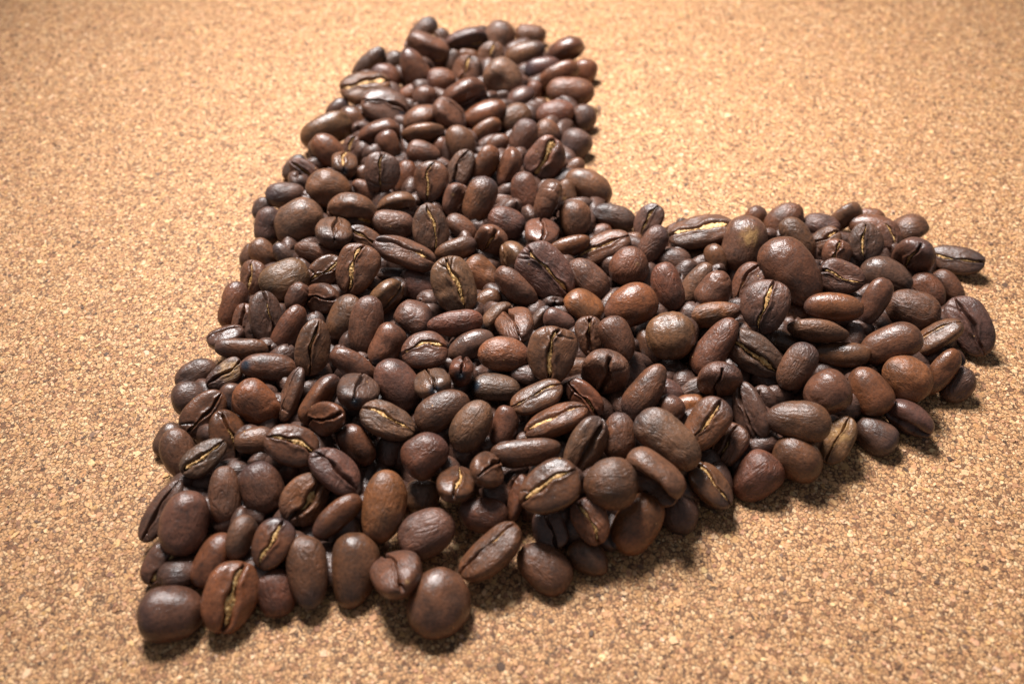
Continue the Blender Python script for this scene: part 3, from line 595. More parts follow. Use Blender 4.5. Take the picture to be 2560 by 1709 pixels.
 (-1946,-5885,580,0.829,-0.0597,-0.2405,-0.5013,542,451,306,'n','f','h gs',(88,19,44),"heart-shaped bean leaning over the bottom edge"),
 (-1234,-6319,373,-0.2106,0.8163,0.5303,0.0898,599,536,337,'n','b','',(29,23,-93),"lone plump bean sticking out of the bottom edge"),
 (1281,2137,835,0.5824,-0.7972,-0.1473,-0.0605,530,239,159,'r','b','',(32,-18,-93),"slim reddish-brown bean just below the light brown barrel-shaped bean below the inner corner"),
 (2046,2206,723,0.9651,0.1403,-0.1723,0.1388,705,353,233,'n','f','c2 w1 k1',(33,-26,91),"long bean with a gold seam and a cracked end"),
 (2094,3254,260,-0.4065,0.9083,0.06,0.0785,325,240,160,'r','b','',(29,23,-93),"smooth reddish-brown bean down-left of the dark oval bean at the inner corner"),
 (3269,3422,520,0.8436,0.2247,-0.312,0.3749,450,330,218,'d','f','c2',(31,-1,95),"small dark bean with a gold slit by the inner corner"),
 (2638,1554,780,-0.3271,0.8006,0.4407,0.2405,454,454,300,'r','b','gs',(29,20,-93),"roundish reddish-brown bean just above the big smooth orange-brown bean"),
 (3207,2267,780,-0.3214,0.8116,0.4149,0.2567,499,292,193,'n','b','',(29,23,-93),"smooth brown bean down-right of the dark oval bean at the inner corner"),
 (2827,2971,260,-0.4076,0.9109,-0.026,0.0582,310,240,160,'n','b','',(29,23,-93),"roundish brown bean down-right of the dark oval bean at the inner corner"),
 (3833,3135,274,-0.2906,0.7643,0.4922,0.2987,360,270,178,'r','b','',(29,23,-93),"smooth reddish-brown bean just right of the dark oval bean at the inner corner"),
 (738,1148,980,0.8493,0.3362,0.1577,-0.3752,725,543,342,'p','f','c3 k2 w0',(29,17,94),"large seam-up bean with a diagonal gold seam"),
 (61,1835,780,0.5433,0.6744,-0.0353,-0.4988,424,409,274,'t','f','c1',(25,85,46),"tan-brown seamed bean up-left of the large seam-up bean with a diagonal gold seam"),
 (1677,1175,747,-0.3741,0.844,-0.3669,-0.1141,565,382,252,'n','b','',(29,23,-93),"smooth brown bean just above the orange-brown bean with a cracked side"),
 (234,2845,260,-0.4013,0.8993,-0.1608,-0.0658,310,240,160,'d','b','',(29,23,-93),"half-hidden dark bean up-left of the large seam-up bean with a diagonal gold seam"),
 (1581,347,780,0.1165,0.9376,-0.2295,-0.2337,468,404,267,'o','f','k1',(25,88,-40),"orange-brown bean with a cracked side"),
 (2503,94,1040,-0.3542,0.9077,0.1765,0.1393,587,452,298,'o','b','',(29,23,-93),"big smooth orange-brown bean"),
 (3321,652,1040,-0.4415,0.6578,-0.6027,-0.0956,533,346,228,'r','b','',(31,-1,-95),"smooth reddish-brown bean just above the grey-brown ball bean with leathery wrinkles"),
 (4012,1050,780,-0.0693,0.8605,0.3411,0.372,529,268,177,'t','b','',(26,63,-73),"slim tan-brown bean just right of the big smooth orange-brown bean"),
 (3723,2044,520,-0.4032,0.9069,-0.1142,0.0448,396,293,193,'d','b','',(29,23,-93),"smooth dark bean up-right of the big smooth orange-brown bean"),
 (4315,2372,260,-0.4016,0.9095,-0.0791,0.0728,310,240,160,'o','b','',(29,23,-93),"smooth orange-brown bean just left of the plump bean with a pale golden patch"),
 (4586,1758,780,0.5508,-0.5895,0.5909,-0.0001,389,256,169,'n','b','',(33,-26,-91),"side-lying brown bean down-left of the plump bean with a pale golden patch"),
 (4357,571,1008,-0.2856,0.8229,0.4086,0.2726,452,371,245,'n','b','wr',(29,23,-93),"brown wrinkled bean just left of the purple-brown seam-up bean with a cracked lower end"),
 (5238,1997,1040,-0.2804,0.6992,0.5799,0.3101,659,501,331,'t','b','gp',(30,11,-95),"plump bean with a pale golden patch"),
 (4394,2705,780,0.9899,0.0498,-0.1322,-0.0105,750,444,293,'n','f','c3 w2',(34,-46,82),"long bean with a ragged gold seam on the pointed arm's upper edge"),
 (3249,-765,1040,-0.3519,0.9281,0.0502,0.1107,515,500,330,'t','b','wr',(29,23,-93),"grey-brown ball bean with leathery wrinkles"),
 (4299,39,812,-0.4771,0.8679,0.0573,0.1258,575,277,183,'o','b','',(31,-1,-95),"slim orange-brown bean up-right of the grey-brown ball bean with leathery wrinkles"),
 (4098,-1052,1053,-0.0407,0.8823,0.3157,0.3468,670,361,238,'r','b','',(26,63,-73),"slim reddish-brown bean just left of the dark greyish bean with a long gaping seam"),
 (2158,-864,1040,-0.3316,0.7746,-0.5179,-0.1479,506,330,218,'n','b','',(29,23,-93),"smooth brown bean just below the big smooth orange-brown bean"),
 (1622,-548,780,0.7232,0.2519,0.2439,-0.595,431,299,197,'n','f','c1 k2 w2',(30,11,95),"curled bean with a puckered seam"),
 (583,149,520,0.5429,0.6747,0.0599,0.4965,373,240,155,'d','f','w2',(25,88,40),"black curled shell-like bean"),
 (997,-97,780,-0.3675,0.9133,-0.1706,-0.0407,350,240,160,'d','b','',(29,23,-93),"smooth dark bean just right of the black curled shell-like bean"),
 (773,-1518,1300,0.7421,0.2648,-0.2322,0.5703,570,489,323,'t','f','c3 k3 w1',(29,23,93),"greyish seam-up bean with three cracks"),
 (1867,-1560,780,0.5898,0.4482,-0.5314,0.4108,580,484,334,'n','f','h k2 w1',(83,20,52),"round bean folded around a dark dimple"),
 (1351,-1207,520,-0.3446,0.9381,-0.0123,0.0335,310,240,160,'n','b','',(29,23,-93),"roundish brown bean just below the curled bean with a puckered seam"),
 (2852,-616,520,0.5244,-0.6588,0.5394,-0.007,395,240,160,'n','b','',(33,-26,-91),"slim brown bean down-left of the grey-brown ball bean with leathery wrinkles"),
 (2582,-2214,1040,-0.113,0.8781,0.3697,0.282,606,340,224,'r','b','',(27,51,-81),"slim reddish-brown bean down-right of the round bean folded around a dark dimple"),
 (493,-2408,1040,0.9777,0.0267,-0.1352,0.1585,536,305,201,'n','f','c2 w0',(33,-35,88),"brown gold-seamed bean up-left of the long bean with a gold-green seam gaping upward"),
 (1431,-2184,780,0.7819,0.4571,0.0326,-0.4225,458,290,192,'r','f','c1 k1 w1',(27,51,81),"reddish-brown seamed bean down-left of the round bean folded around a dark dimple"),
 (834,-2959,1040,0.9764,-0.0982,-0.1462,0.1247,638,342,241,'r','f','c2 w2',(35,-56,75),"long bean with a gold-green seam gaping upward"),
 (-770,-3061,1041,-0.2837,0.8181,0.4804,0.1395,530,360,238,'t','b','',(29,23,-93),"smooth tan oval bean with a nicked end"),
 (-140,-2883,780,-0.2506,0.7471,0.5853,0.191,403,259,171,'n','b','',(29,23,-93),"smooth brown bean just below the dark oval bean with a round blue spot"),
 (1339,-3530,1041,0.7303,0.4646,-0.0492,0.4983,610,363,240,'t','f','k1 w2',(26,65,71),"half-rolled tan bean with a long fold"),
 (2004,-3300,1039,-0.1911,0.7119,0.6279,0.2498,448,315,208,'r','b','',(29,23,-93),"smooth reddish-brown bean just right of the half-rolled tan bean with a long fold"),
 (2855,-3535,1276,-0.3157,0.8756,-0.3638,-0.036,700,398,263,'t','b','wr',(29,23,-93),"big crinkled sausage-shaped bean"),
 (3063,-2495,780,-0.239,0.8302,0.4477,0.2305,310,277,183,'n','b','',(29,23,-93),"roundish brown bean just above the big crinkled sausage-shaped bean"),
 (3574,-2168,520,-0.3152,0.9402,0.0508,0.1189,358,240,160,'o','b','',(29,23,-93),"smooth orange-brown bean up-left of the reddish bean with a gold seam and chipped tip"),
 (3668,-3036,1040,0.881,0.0664,-0.3059,0.3547,566,391,258,'r','f','c2 w1',(32,-13,94),"reddish bean with a gold seam and chipped tip"),
 (4096,-1916,978,-0.4933,-0.4508,0.6268,-0.4006,533,444,298,'r','f','h',(90,19,38),"reddish-brown notched bean just above the reddish bean with a gold seam and chipped tip"),
 (3158,-1826,526,-0.3389,0.8733,-0.3478,-0.0387,310,240,160,'d','b','',(29,23,-93),"roundish dark bean just below the grey-brown ball bean with leathery wrinkles"),
 (3651,-1752,463,-0.2969,0.9148,0.2117,0.174,334,241,161,'d','b','wr',(29,23,-93),"dark wrinkled bean up-left of the reddish bean with a gold seam and chipped tip"),
 (4619,-2564,848,0.6022,0.5356,-0.0883,-0.5853,588,354,234,'d','f','k1 w1',(26,68,68),"dark upright bean with a folded edge"),
 (6519,3415,520,-0.294,0.8083,0.3979,0.3191,504,432,285,'n','b','',(29,23,-93),"roundish brown bean up-right of the plump bean with a pale golden patch"),
 (5945,3853,260,-0.3029,0.8063,0.4035,0.3088,310,257,170,'r','b','',(29,23,-93),"roundish reddish-brown bean just above the plump bean with a pale golden patch"),
 (6600,2531,780,-0.4595,0.772,-0.4383,-0.029,538,313,207,'n','b','',(30,15,-94),"smooth brown bean just above the largest round-backed bean of the whole heap"),
 (6013,870,1294,-0.4094,0.7918,-0.4506,-0.0493,839,540,340,'n','b','wr2',(29,23,-93),"largest round-backed bean of the whole heap"),
 (7386,3310,521,-0.1786,0.967,-0.1683,0.0682,448,290,192,'d','b','k1',(26,63,-73),"side-lying dark bean just left of the dark seam-up bean with a straight chaff-filled slit"),
 (8009,3594,483,0.7866,-0.5165,-0.3204,-0.1085,453,358,236,'t','f','c1',(38,-83,-41),"slim tan-brown bean up-left of the dark seam-up bean with a straight chaff-filled slit"),
 (8764,3853,260,-0.426,0.882,-0.1545,0.1297,368,240,160,'r','b','',(29,23,-93),"smooth reddish-brown bean just above the dark seam-up bean with a straight chaff-filled slit"),
 (8529,3138,555,-0.4213,0.8841,-0.1541,0.1313,534,321,212,'n','b','',(29,23,-93),"smooth brown bean up-right of the dark seam-up bean with a straight chaff-filled slit"),
 (7989,2117,1040,0.594,0.4043,0.1598,-0.6769,441,390,257,'d','f','c3 w0',(29,23,93),"dark seam-up bean with a straight chaff-filled slit"),
 (8679,2581,780,0.8405,0.1589,0.2238,-0.4672,347,337,223,'n','f','c2',(34,-43,84),"brown gold-seamed bean just right of the dark seam-up bean with a straight chaff-filled slit"),
 (9408,3156,520,0.2534,0.9285,-0.0863,0.2575,446,446,334,'n','f','c2',(24,95,-20),"side-lying brown bean just above the bean with radiating cracks on its end"),
 (7242,2478,741,0.9514,0.1132,-0.2733,0.0853,364,299,198,'n','f','c1',(33,-26,91),"brown seamed bean just left of the dark seam-up bean with a straight chaff-filled slit"),
 (7346,1952,819,0.7467,0.254,-0.3418,0.5109,323,323,281,'n','f','c2 k1',(28,31,91),"brown gold-seamed bean down-left of the dark seam-up bean with a straight chaff-filled slit"),
 (9070,1850,804,0.6013,0.3788,-0.6596,0.2447,556,449,297,'n','f','c2 h k3',(83,20,52),"bean with radiating cracks on its end"),
 (10368,2316,260,0.9398,0.246,-0.1378,-0.1932,614,345,228,'d','f','c2 w1',(31,-9,94),"slim dark bean lying on the cork past the pointed arm"),
 (7161,956,1040,0.892,0.4015,-0.1092,-0.1769,490,376,248,'p','f','c3 k1 w0',(29,23,93),"bean with a sideways gold seam beside the largest bean"),
 (8305,1271,780,-0.4092,0.8762,-0.2308,0.1071,583,400,264,'d','b','wr',(29,23,-93),"dark wrinkled bean down-right of the dark seam-up bean with a straight chaff-filled slit"),
 (9092,2149,235,-0.4278,0.7397,-0.5182,-0.0358,311,240,160,'r','b','',(29,23,-93),"smooth reddish-brown bean down-left of the bean with radiating cracks on its end"),
 (7705,194,1040,-0.4212,0.7205,0.5037,0.2232,541,292,193,'n','b','',(33,-26,-91),"slim brown bean just right of the flat orange-brown bean lying level"),
 (8605,235,780,-0.3885,0.8897,-0.1945,0.1401,563,410,271,'n','b','wr',(29,23,-93),"brown wrinkled bean just below the bean with radiating cracks on its end"),
 (9272,1084,520,-0.4218,0.8026,-0.4203,0.0361,451,318,210,'r','b','',(29,23,-93),"smooth reddish-brown bean down-right of the bean with radiating cracks on its end"),
 (9893,1407,268,-0.4269,0.772,-0.4707,0.0171,460,290,191,'n','b','',(29,23,-93),"smooth brown bean down-right of the bean with radiating cracks on its end"),
 (6774,40,1046,-0.4689,0.8665,-0.0794,0.1513,601,304,201,'o','b','',(30,4,-95),"flat orange-brown bean lying level"),
 (6294,-630,1040,0.8485,-0.4999,0.0217,-0.1725,618,359,237,'t','f','',(38,-87,-31),"slim tan-brown bean down-left of the flat orange-brown bean lying level"),
 (5234,-185,1300,0.7679,0.1643,-0.3631,0.5015,567,500,330,'p','f','c3 k2 w0',(30,11,95),"purple-brown seam-up bean with a cracked lower end"),
 (5193,977,780,0.8598,0.054,-0.3897,0.3256,511,374,247,'n','f','c1 k1',(33,-26,91),"brown seamed bean up-left of the purple-brown seam-up bean with a cracked lower end"),
 (6192,357,520,-0.3685,0.9175,-0.0558,0.139,310,240,160,'r','b','',(29,23,-93),"smooth reddish-brown bean just below the largest round-backed bean of the whole heap"),
 (5747,-479,520,-0.3723,0.901,-0.2111,0.0704,333,240,160,'d','b','',(29,23,-93),"smooth dark bean just right of the dark greyish bean with a long gaping seam"),
 (4922,-1200,977,0.8128,0.4799,-0.0501,-0.3263,638,402,266,'d','f','c2 w2 k1',(28,45,85),"dark greyish bean with a long gaping seam"),
 (5012,-275,520,-0.3772,0.8536,-0.3589,-0.013,310,240,160,'n','b','',(29,23,-93),"roundish brown bean up-left of the dark greyish bean with a long gaping seam"),
 (5651,-1638,1086,-0.2258,0.8293,0.419,0.2927,513,335,221,'n','b','',(29,23,-93),"smooth brown bean up-left of the round bean with maze-like wrinkles"),
 (6746,-1060,780,-0.3905,0.9042,-0.0777,0.1548,569,262,173,'n','b','',(30,15,-94),"slim brown bean just above the round bean with maze-like wrinkles"),
 (7689,-976,1029,-0.3139,0.9143,0.0908,0.2393,626,374,247,'n','b','',(29,23,-93),"smooth brown bean down-right of the flat orange-brown bean lying level"),
 (8875,-573,780,0.9321,-0.1078,-0.3423,0.0492,540,321,226,'t','f','c2 w0',(35,-56,75),"side-lying tan bean with a gold seam near the pointed arm's tip"),
 (9832,-4,520,0.7459,0.3643,0.0506,-0.5553,693,421,278,'d','f','k1 w1',(30,11,95),"dark split bean at the tip of the pointed arm"),
 (7911,-1686,790,-0.3802,0.8248,-0.4158,0.0478,511,436,288,'o','b','',(29,23,-93),"roundish orange-brown bean just right of the round bean with maze-like wrinkles"),
 (8788,-1356,578,-0.4152,0.7664,0.432,0.2316,537,273,180,'r','b','',(33,-26,-91),"slim reddish-brown bean just below the bean with radiating cracks on its end"),
 (9176,-1469,299,-0.1934,0.8489,0.357,0.3384,402,309,204,'d','b','',(29,23,-93),"smooth dark bean just below the bean with radiating cracks on its end"),
 (7085,-2008,780,-0.3707,0.7717,-0.5166,-0.0131,520,379,250,'r','b','',(29,23,-93),"smooth reddish-brown bean just right of the round bean with maze-like wrinkles"),
 (6109,-2272,1040,-0.2765,0.9128,0.1881,0.2345,459,437,288,'n','b','wr2',(29,23,-93),"round bean with maze-like wrinkles"),
 (5409,-2941,1062,-0.326,0.9295,-0.1292,0.1142,603,390,257,'n','b','',(29,23,-93),"large smooth oval bean along the pointed arm's lower edge"),
 (256,-3659,1000,-0.4608,0.8847,0.0682,0.0165,657,272,179,'n','b','',(31,-9,-94),"long level loaf-shaped bean"),
 (-448,-4093,1078,-0.3919,0.3752,-0.1062,0.8333,406,339,223,'n','f','h',(89,19,41),"brown notched bean just below the smooth tan oval bean with a nicked end"),
 (666,-4615,1300,0.9582,0.1203,-0.1291,0.2251,571,445,294,'n','f','c3 k1 w1',(31,-6,95),"broad seam-up bean beside the smooth ball bean"),
 (1734,-4529,1305,-0.2798,0.9547,0.0683,0.0755,487,467,308,'n','b','',(29,23,-93),"smooth ball-shaped bean near the lower edge"),
 (2563,-4175,1062,0.6335,0.6908,-0.1415,-0.3184,594,491,324,'t','f','w4',(25,87,42),"hollow bean curled like a letter C"),
 (57,-4310,520,0.7777,-0.1566,-0.4214,0.4393,454,244,164,'r','f','',(36,-66,66),"reddish-brown seamed bean just below the long level loaf-shaped bean"),
 (-525,-4672,520,-0.2677,0.9594,-0.0797,-0.0385,448,339,224,'r','b','',(29,23,-93),"smooth reddish-brown bean just right of the big purplish round bean above the bare cork gap"),
 (670,-4920,496,0.762,0.2208,0.1451,-0.5913,390,309,204,'d','f','k1 w1',(29,23,93),"dark seamed bean just below the broad seam-up bean beside the smooth ball bean"),
 (1406,-4943,774,0.7757,0.33,0.0533,-0.5354,424,322,213,'o','f','c3 w1',(28,41,87),"small glossy bean with a broad gold seam"),
 (2249,-4849,520,-0.2429,0.8516,0.4359,0.1605,593,405,267,'o','b','',(30,15,-94),"smooth orange-brown bean just below the hollow bean curled like a letter C"),
 (3072,-4463,277,-0.2767,0.8183,-0.5001,-0.0616,415,373,246,'d','b','',(29,23,-93),"roundish dark bean down-left of the torn-seamed bean on the lower edge"),
 (4185,-3158,520,0.862,-0.0164,-0.353,0.3634,446,326,215,'r','f','c1 w1',(33,-26,91),"reddish-brown seamed bean down-right of the reddish bean with a gold seam and chipped tip"),
 (3670,-4062,520,0.9009,0.0527,0.1459,-0.4055,500,333,220,'n','f','c2 k2 w1',(33,-30,90),"torn-seamed bean on the lower edge"),
 (4611,-3764,365,-0.2947,0.8689,0.3472,0.1938,524,428,283,'r','b','',(30,7,-95),"roundish reddish-brown bean just right of the torn-seamed bean on the lower edge"),
 (-346,-5449,520,0.925,-0.126,-0.2079,0.292,657,372,268,'r','f','c1 w1',(35,-51,79),"long bean with a frayed seam hanging over the cork gap"),
 (569,-5590,291,-0.2348,0.9098,-0.3356,-0.0678,528,396,261,'n','b','',(29,23,-93),"smooth brown bean down-left of the small glossy bean with a broad gold seam"),
 (1363,-5375,260,-0.2503,0.9322,-0.2602,-0.0264,400,307,202,'n','b','',(29,23,-93),"smooth brown bean just below the small glossy bean with a broad gold seam"),
 (5375,-3483,520,0.5429,-0.7814,0.2782,-0.1313,497,445,294,'n','b','',(33,-26,-91),"side-lying brown bean down-left of the narrow bean with a golden worn patch"),
 (6285,-3016,520,0.8481,0.0454,-0.3591,0.3869,499,298,196,'t','f','gp c1 w0',(31,-6,95),"narrow bean with a golden worn patch"),
 (7149,-2733,273,-0.3441,0.8733,-0.336,0.0773,428,355,234,'d','b','',(29,23,-93),"roundish dark bean just right of the narrow bean with a golden worn patch"),
 (7922,-2344,364,0.5712,0.7414,-0.2474,-0.2507,493,393,260,'d','f','w3',(25,88,40),"dark hollow bean on the cork below the pointed arm"),
]
# beans of the lower layers, of which the gaps show only dark slivers: x y z, quaternion, half sizes
BENEATH = [
 (2070,-1026,299,0.762,0.074,-0.371,-0.526,404,370,243),
 (723,-2600,292,-0.22,-0.607,-0.753,0.125,465,339,249),
 (-2721,-378,207,-0.485,0.015,0.019,-0.874,400,367,222),
 (7713,538,330,-0.541,-0.163,-0.414,0.714,422,356,244),
 (4961,2367,358,-0.395,-0.046,0.88,-0.258,459,335,249),
 (-3432,969,361,0.19,0.081,-0.68,0.704,488,370,246),
 (-2334,2900,264,0.198,-0.652,0.717,0.144,441,317,219),
 (-3413,39,419,-0.664,0.032,0.715,-0.217,462,362,231),
 (2406,-448,311,0.876,-0.436,-0.14,-0.152,444,361,219),
 (-1721,1980,247,-0.065,-0.123,-0.031,0.99,481,323,245),
 (-3458,6449,272,0.03,0.402,0.856,0.325,445,366,226),
 (5792,-1687,392,-0.582,-0.455,0.631,-0.235,434,324,219),
 (413,646,345,-0.6,0.547,-0.133,-0.569,405,344,235),
 (-4813,1338,370,0.396,-0.093,-0.8,-0.44,464,328,237),
 (8431,3056,257,0.598,-0.115,-0.192,-0.77,444,364,223),
 (4864,-2722,324,-0.484,-0.628,-0.599,0.11,406,322,225),
 (-2225,4666,308,-0.529,-0.697,-0.321,-0.363,453,330,246),
 (4663,2863,310,0.398,0.058,-0.914,-0.055,405,347,225),
 (-1404,4210,373,-0.55,-0.569,-0.073,-0.607,474,368,253),
 (-1179,2162,234,0.21,0.895,-0.392,-0.027,485,319,230),
 (1573,1607,351,-0.592,0.687,0.372,0.199,415,343,224),
 (7540,1372,320,-0.247,-0.102,0.588,0.763,403,352,226),
 (-2992,2253,264,0.231,0.335,-0.913,-0.02,431,327,239),
 (-4739,2625,300,0.789,0.437,0.269,0.339,489,336,250),
 (-5459,-12,353,-0.242,0.514,-0.371,0.734,439,352,240),
 (-2586,7086,276,0.254,0.388,0.829,0.312,478,334,230),
 (9147,-652,212,-0.29,-0.036,0.093,-0.952,437,352,219),
 (1551,380,236,0.922,-0.117,-0.028,-0.367,439,342,244),
 (-956,2851,313,0.767,0.358,-0.311,-0.433,406,369,240),
 (7126,-1613,342,-0.742,-0.594,-0.081,0.3,455,348,224),
 (7515,2818,336,-0.863,0.221,-0.361,-0.277,438,342,223),
 (-2390,2206,339,0.62,-0.543,0.562,-0.066,437,314,240),
 (1170,6001,257,0.91,-0.337,0.092,-0.222,406,333,225),
 (-773,9455,297,0.065,0.085,0.894,0.436,413,364,223),
 (-3979,391,314,0.383,0.437,0.712,0.393,451,348,231),
 (-692,2218,334,0.05,0.056,0.62,0.781,407,365,246),
 (-2094,-1429,372,-0.179,-0.576,0.202,-0.772,409,320,256),
 (2847,-1999,399,-0.21,-0.66,0.103,-0.714,432,347,254),
 (995,-646,296,-0.233,0.224,0.63,-0.706,403,320,219),
 (6842,764,300,-0.391,-0.284,0.638,0.6,436,319,244),
 (-3088,1394,309,-0.18,0.104,0.461,0.863,401,355,247),
 (-1834,4452,347,-0.891,0.124,0.395,0.184,448,361,242),
 (137,-2653,328,0.867,-0.294,0.267,0.3,444,366,241),
 (-4453,5827,302,0.375,0.359,0.852,-0.072,404,336,225),
 (4628,-1174,279,-0.549,-0.287,0.186,0.763,477,367,223),
 (68,2546,271,0.221,-0.934,0.207,0.19,412,344,234),
 (2883,-3682,314,-0.624,-0.602,-0.244,-0.435,439,335,219),
 (3934,2355,319,-0.61,-0.254,-0.417,-0.624,490,366,245),
 (1334,-4603,383,-0.741,-0.545,0.336,-0.199,481,329,226),
 (-2220,441,307,-0.51,-0.506,0.526,0.455,485,330,236),
 (-3815,4175,314,0.406,0.838,-0.132,-0.34,400,338,251),
 (-2313,8061,324,-0.766,-0.592,0.22,-0.119,419,328,233),
 (-3209,-4473,275,0.566,-0.057,0.391,-0.724,440,315,221),
 (-3868,-5265,400,0.098,0.475,0.435,-0.759,473,344,221),
 (-2013,-3215,322,-0.102,-0.335,0.572,0.742,414,335,255),
 (2422,-2414,330,-0.56,-0.598,-0.159,-0.551,423,337,252),
 (1135,2494,297,0.136,0.551,0.633,0.526,400,314,242),
 (-4157,-2473,307,0.851,0.451,-0.261,-0.071,406,336,242),
 (4102,-1213,328,0.592,0.602,-0.255,-0.471,430,348,236),
 (-1060,10518,310,0.686,-0.409,-0.02,0.601,478,335,233),
 (864,6384,294,-0.347,0.407,0.845,0.01,403,343,243),
 (-4140,-4826,369,-0.528,0.133,-0.805,0.234,437,346,243),
 (3018,1534,367,0.769,-0.349,-0.517,0.138,439,355,255),
 (-5109,352,367,0.612,0.282,0.724,0.147,428,337,245),
 (1742,-4225,292,0.309,-0.551,-0.677,0.377,448,340,232),
 (-660,4096,341,0.17,0.866,-0.149,-0.447,419,357,256),
 (184,11586,296,0.152,-0.187,0.76,-0.604,430,321,255),
 (2520,-1220,313,0.852,0.161,0.278,-0.414,470,323,224),
 (-4524,-5341,256,0.373,-0.016,-0.237,-0.897,471,347,241),
 (7368,-8,351,-0.739,0.576,0.142,0.317,435,360,220),
 (7016,1223,444,-0.554,-0.538,0.549,-0.318,492,355,237),
 (670,-1736,337,0.513,-0.364,0.723,-0.285,403,359,247),
 (-1078,-3225,366,-0.123,0.847,0.059,0.514,426,370,224),
 (-4870,4664,318,-0.792,-0.166,0.451,0.377,422,334,223),
 (-3524,3000,322,0.439,-0.845,-0.043,-0.302,442,319,226),
 (2021,2849,262,-0.827,0.258,-0.032,0.498,455,326,255),
 (363,2049,331,0.638,0.016,0.462,0.616,438,363,241),
 (-1140,-3742,395,-0.599,-0.109,0.758,-0.236,434,327,237),
 (-1766,-1882,242,0.068,0.793,-0.582,0.166,435,323,227),
 (-1899,7593,341,0.276,-0.587,0.722,0.24,467,369,250),
 (-584,-395,247,0.048,0.228,0.948,-0.216,404,316,248),
 (6670,-1166,296,-0.457,0.852,0.166,-0.193,493,335,229),
 (-470,1946,335,0.085,0.424,-0.654,0.621,408,329,233),
 (-5114,-1373,328,0.848,-0.474,0.154,0.18,427,364,251),
 (3607,-2422,339,-0.752,0.633,0.133,-0.123,400,368,220),
 (-848,-3054,354,0.001,-0.471,-0.049,0.881,430,355,235),
 (-1545,-3205,343,0.466,0.621,-0.131,-0.616,431,321,251),
 (-4524,648,259,-0.168,0.458,0.866,-0.109,483,351,254),
 (-1940,2410,297,0.325,-0.405,0.851,0.078,417,335,237),
 (3265,-1007,267,0.097,0.696,-0.677,0.218,443,357,231),
 (1345,-375,406,-0.721,0.478,0.461,0.199,471,326,219),
 (-1705,457,342,0.31,-0.176,-0.49,-0.796,457,340,246),
 (3825,702,237,-0.631,0.161,-0.029,-0.758,492,359,219),
 (4600,1419,433,0.754,0.323,0.533,-0.207,483,360,231),
 (1270,-1605,344,-0.7,-0.701,0.078,-0.113,459,362,252),
 (-3110,7112,320,-0.777,-0.28,0.33,-0.457,403,317,231),
 (-3897,-476,241,0.194,0.892,-0.409,-0.009,446,339,238),
 (-4453,-684,242,-0.525,0.098,0.194,0.823,424,320,219),
 (-3091,7894,273,-0.027,-0.19,0.111,-0.975,493,352,240),
 (-1877,6796,348,0.096,0.461,-0.265,-0.841,422,357,229),
 (-2550,-1413,364,-0.659,-0.556,0.505,0.04,433,366,235),
 (-1476,-780,288,0.251,-0.745,0.608,0.11,486,350,226),
 (727,3200,358,-0.301,-0.784,-0.265,0.474,407,337,237),
 (2004,-4005,316,-0.418,-0.332,0.809,0.247,441,326,236),
 (1239,3699,265,-0.443,0.24,0.154,-0.85,414,351,241),
 (-3895,6290,365,-0.553,-0.079,-0.782,0.278,405,355,251),
 (-713,5656,401,0.321,-0.286,-0.534,-0.729,493,347,224),
 (-5893,-2828,337,0.707,-0.624,-0.03,-0.331,457,339,219),
 (-2996,-2670,352,-0.321,0.728,-0.149,0.587,414,326,230),
 (1068,2033,352,-0.021,0.8,-0.4,-0.446,457,362,221),
 (-5282,-3584,317,0.515,0.838,-0.164,0.079,411,356,244),
 (-161,2985,317,0.667,0.697,-0.066,0.254,423,318,238),
 (7030,3154,288,0.817,0.176,0.324,0.443,429,360,226),
 (-4946,6071,453,0.453,-0.507,-0.455,-0.575,488,320,228),
 (-3033,141,275,0.392,-0.67,-0.593,0.215,401,315,246),
 (1321,-2900,386,-0.435,-0.211,0.845,-0.23,469,360,231),
 (-2830,3086,274,0.795,-0.163,0.272,-0.518,409,342,254),
 (-2991,5647,332,-0.207,-0.191,0.548,0.788,444,367,247),
 (-741,7732,267,-0.06,-0.116,0.956,-0.261,491,363,245),
 (-4710,-3330,336,-0.611,0.573,0.085,-0.539,486,316,220),
 (5786,-2861,399,0.75,-0.046,0.658,0.036,431,329,240),
 (1117,-3907,304,-0.774,-0.472,-0.057,0.418,407,336,228),
 (-5304,-4324,308,0.407,0.52,0.423,0.621,458,316,248),
 (8903,2631,309,-0.583,-0.317,-0.371,-0.65,405,360,245),
 (6501,-401,372,-0.027,0.879,-0.13,-0.458,458,331,248),
 (-2692,11740,321,0.837,0.232,0.37,-0.329,404,341,226),
 (-3883,2148,317,-0.519,-0.816,0.164,0.194,465,352,240),
 (-448,366,419,0.412,-0.704,-0.041,-0.577,494,318,227),
 (7354,457,409,0.569,-0.273,0.775,-0.022,481,318,229),
 (8769,17,320,-0.208,0.307,-0.852,-0.371,427,345,255),
 (-1891,8985,271,0.292,0.139,0.315,0.892,493,359,229),
 (-3995,2793,341,0.801,0.156,-0.314,0.485,481,315,249),
 (569,1182,382,-0.709,0.065,-0.612,0.344,438,367,253),
 (-2713,-4564,383,-0.37,0.465,0.495,0.634,417,350,253),
 (8268,2530,409,-0.553,0.66,-0.443,-0.249,492,324,239),
 (2926,151,284,-0.286,-0.667,-0.686,-0.058,493,352,249),
 (3290,659,285,-0.915,0.298,-0.271,-0.007,406,318,225),
 (-3721,-4888,226,0.163,0.69,0.697,0.11,473,338,220),
 (-5949,-4320,264,-0.027,0.164,-0.209,0.964,455,357,232),
 (-847,13,296,-0.243,-0.237,0.851,0.401,446,342,231),
 (-5410,3451,357,-0.284,-0.628,0.388,0.611,449,353,250),
 (-1696,3225,243,-0.332,0.14,-0.206,0.91,428,315,239),
 (-3229,-3081,255,-0.942,0.226,-0.106,-0.223,422,325,239),
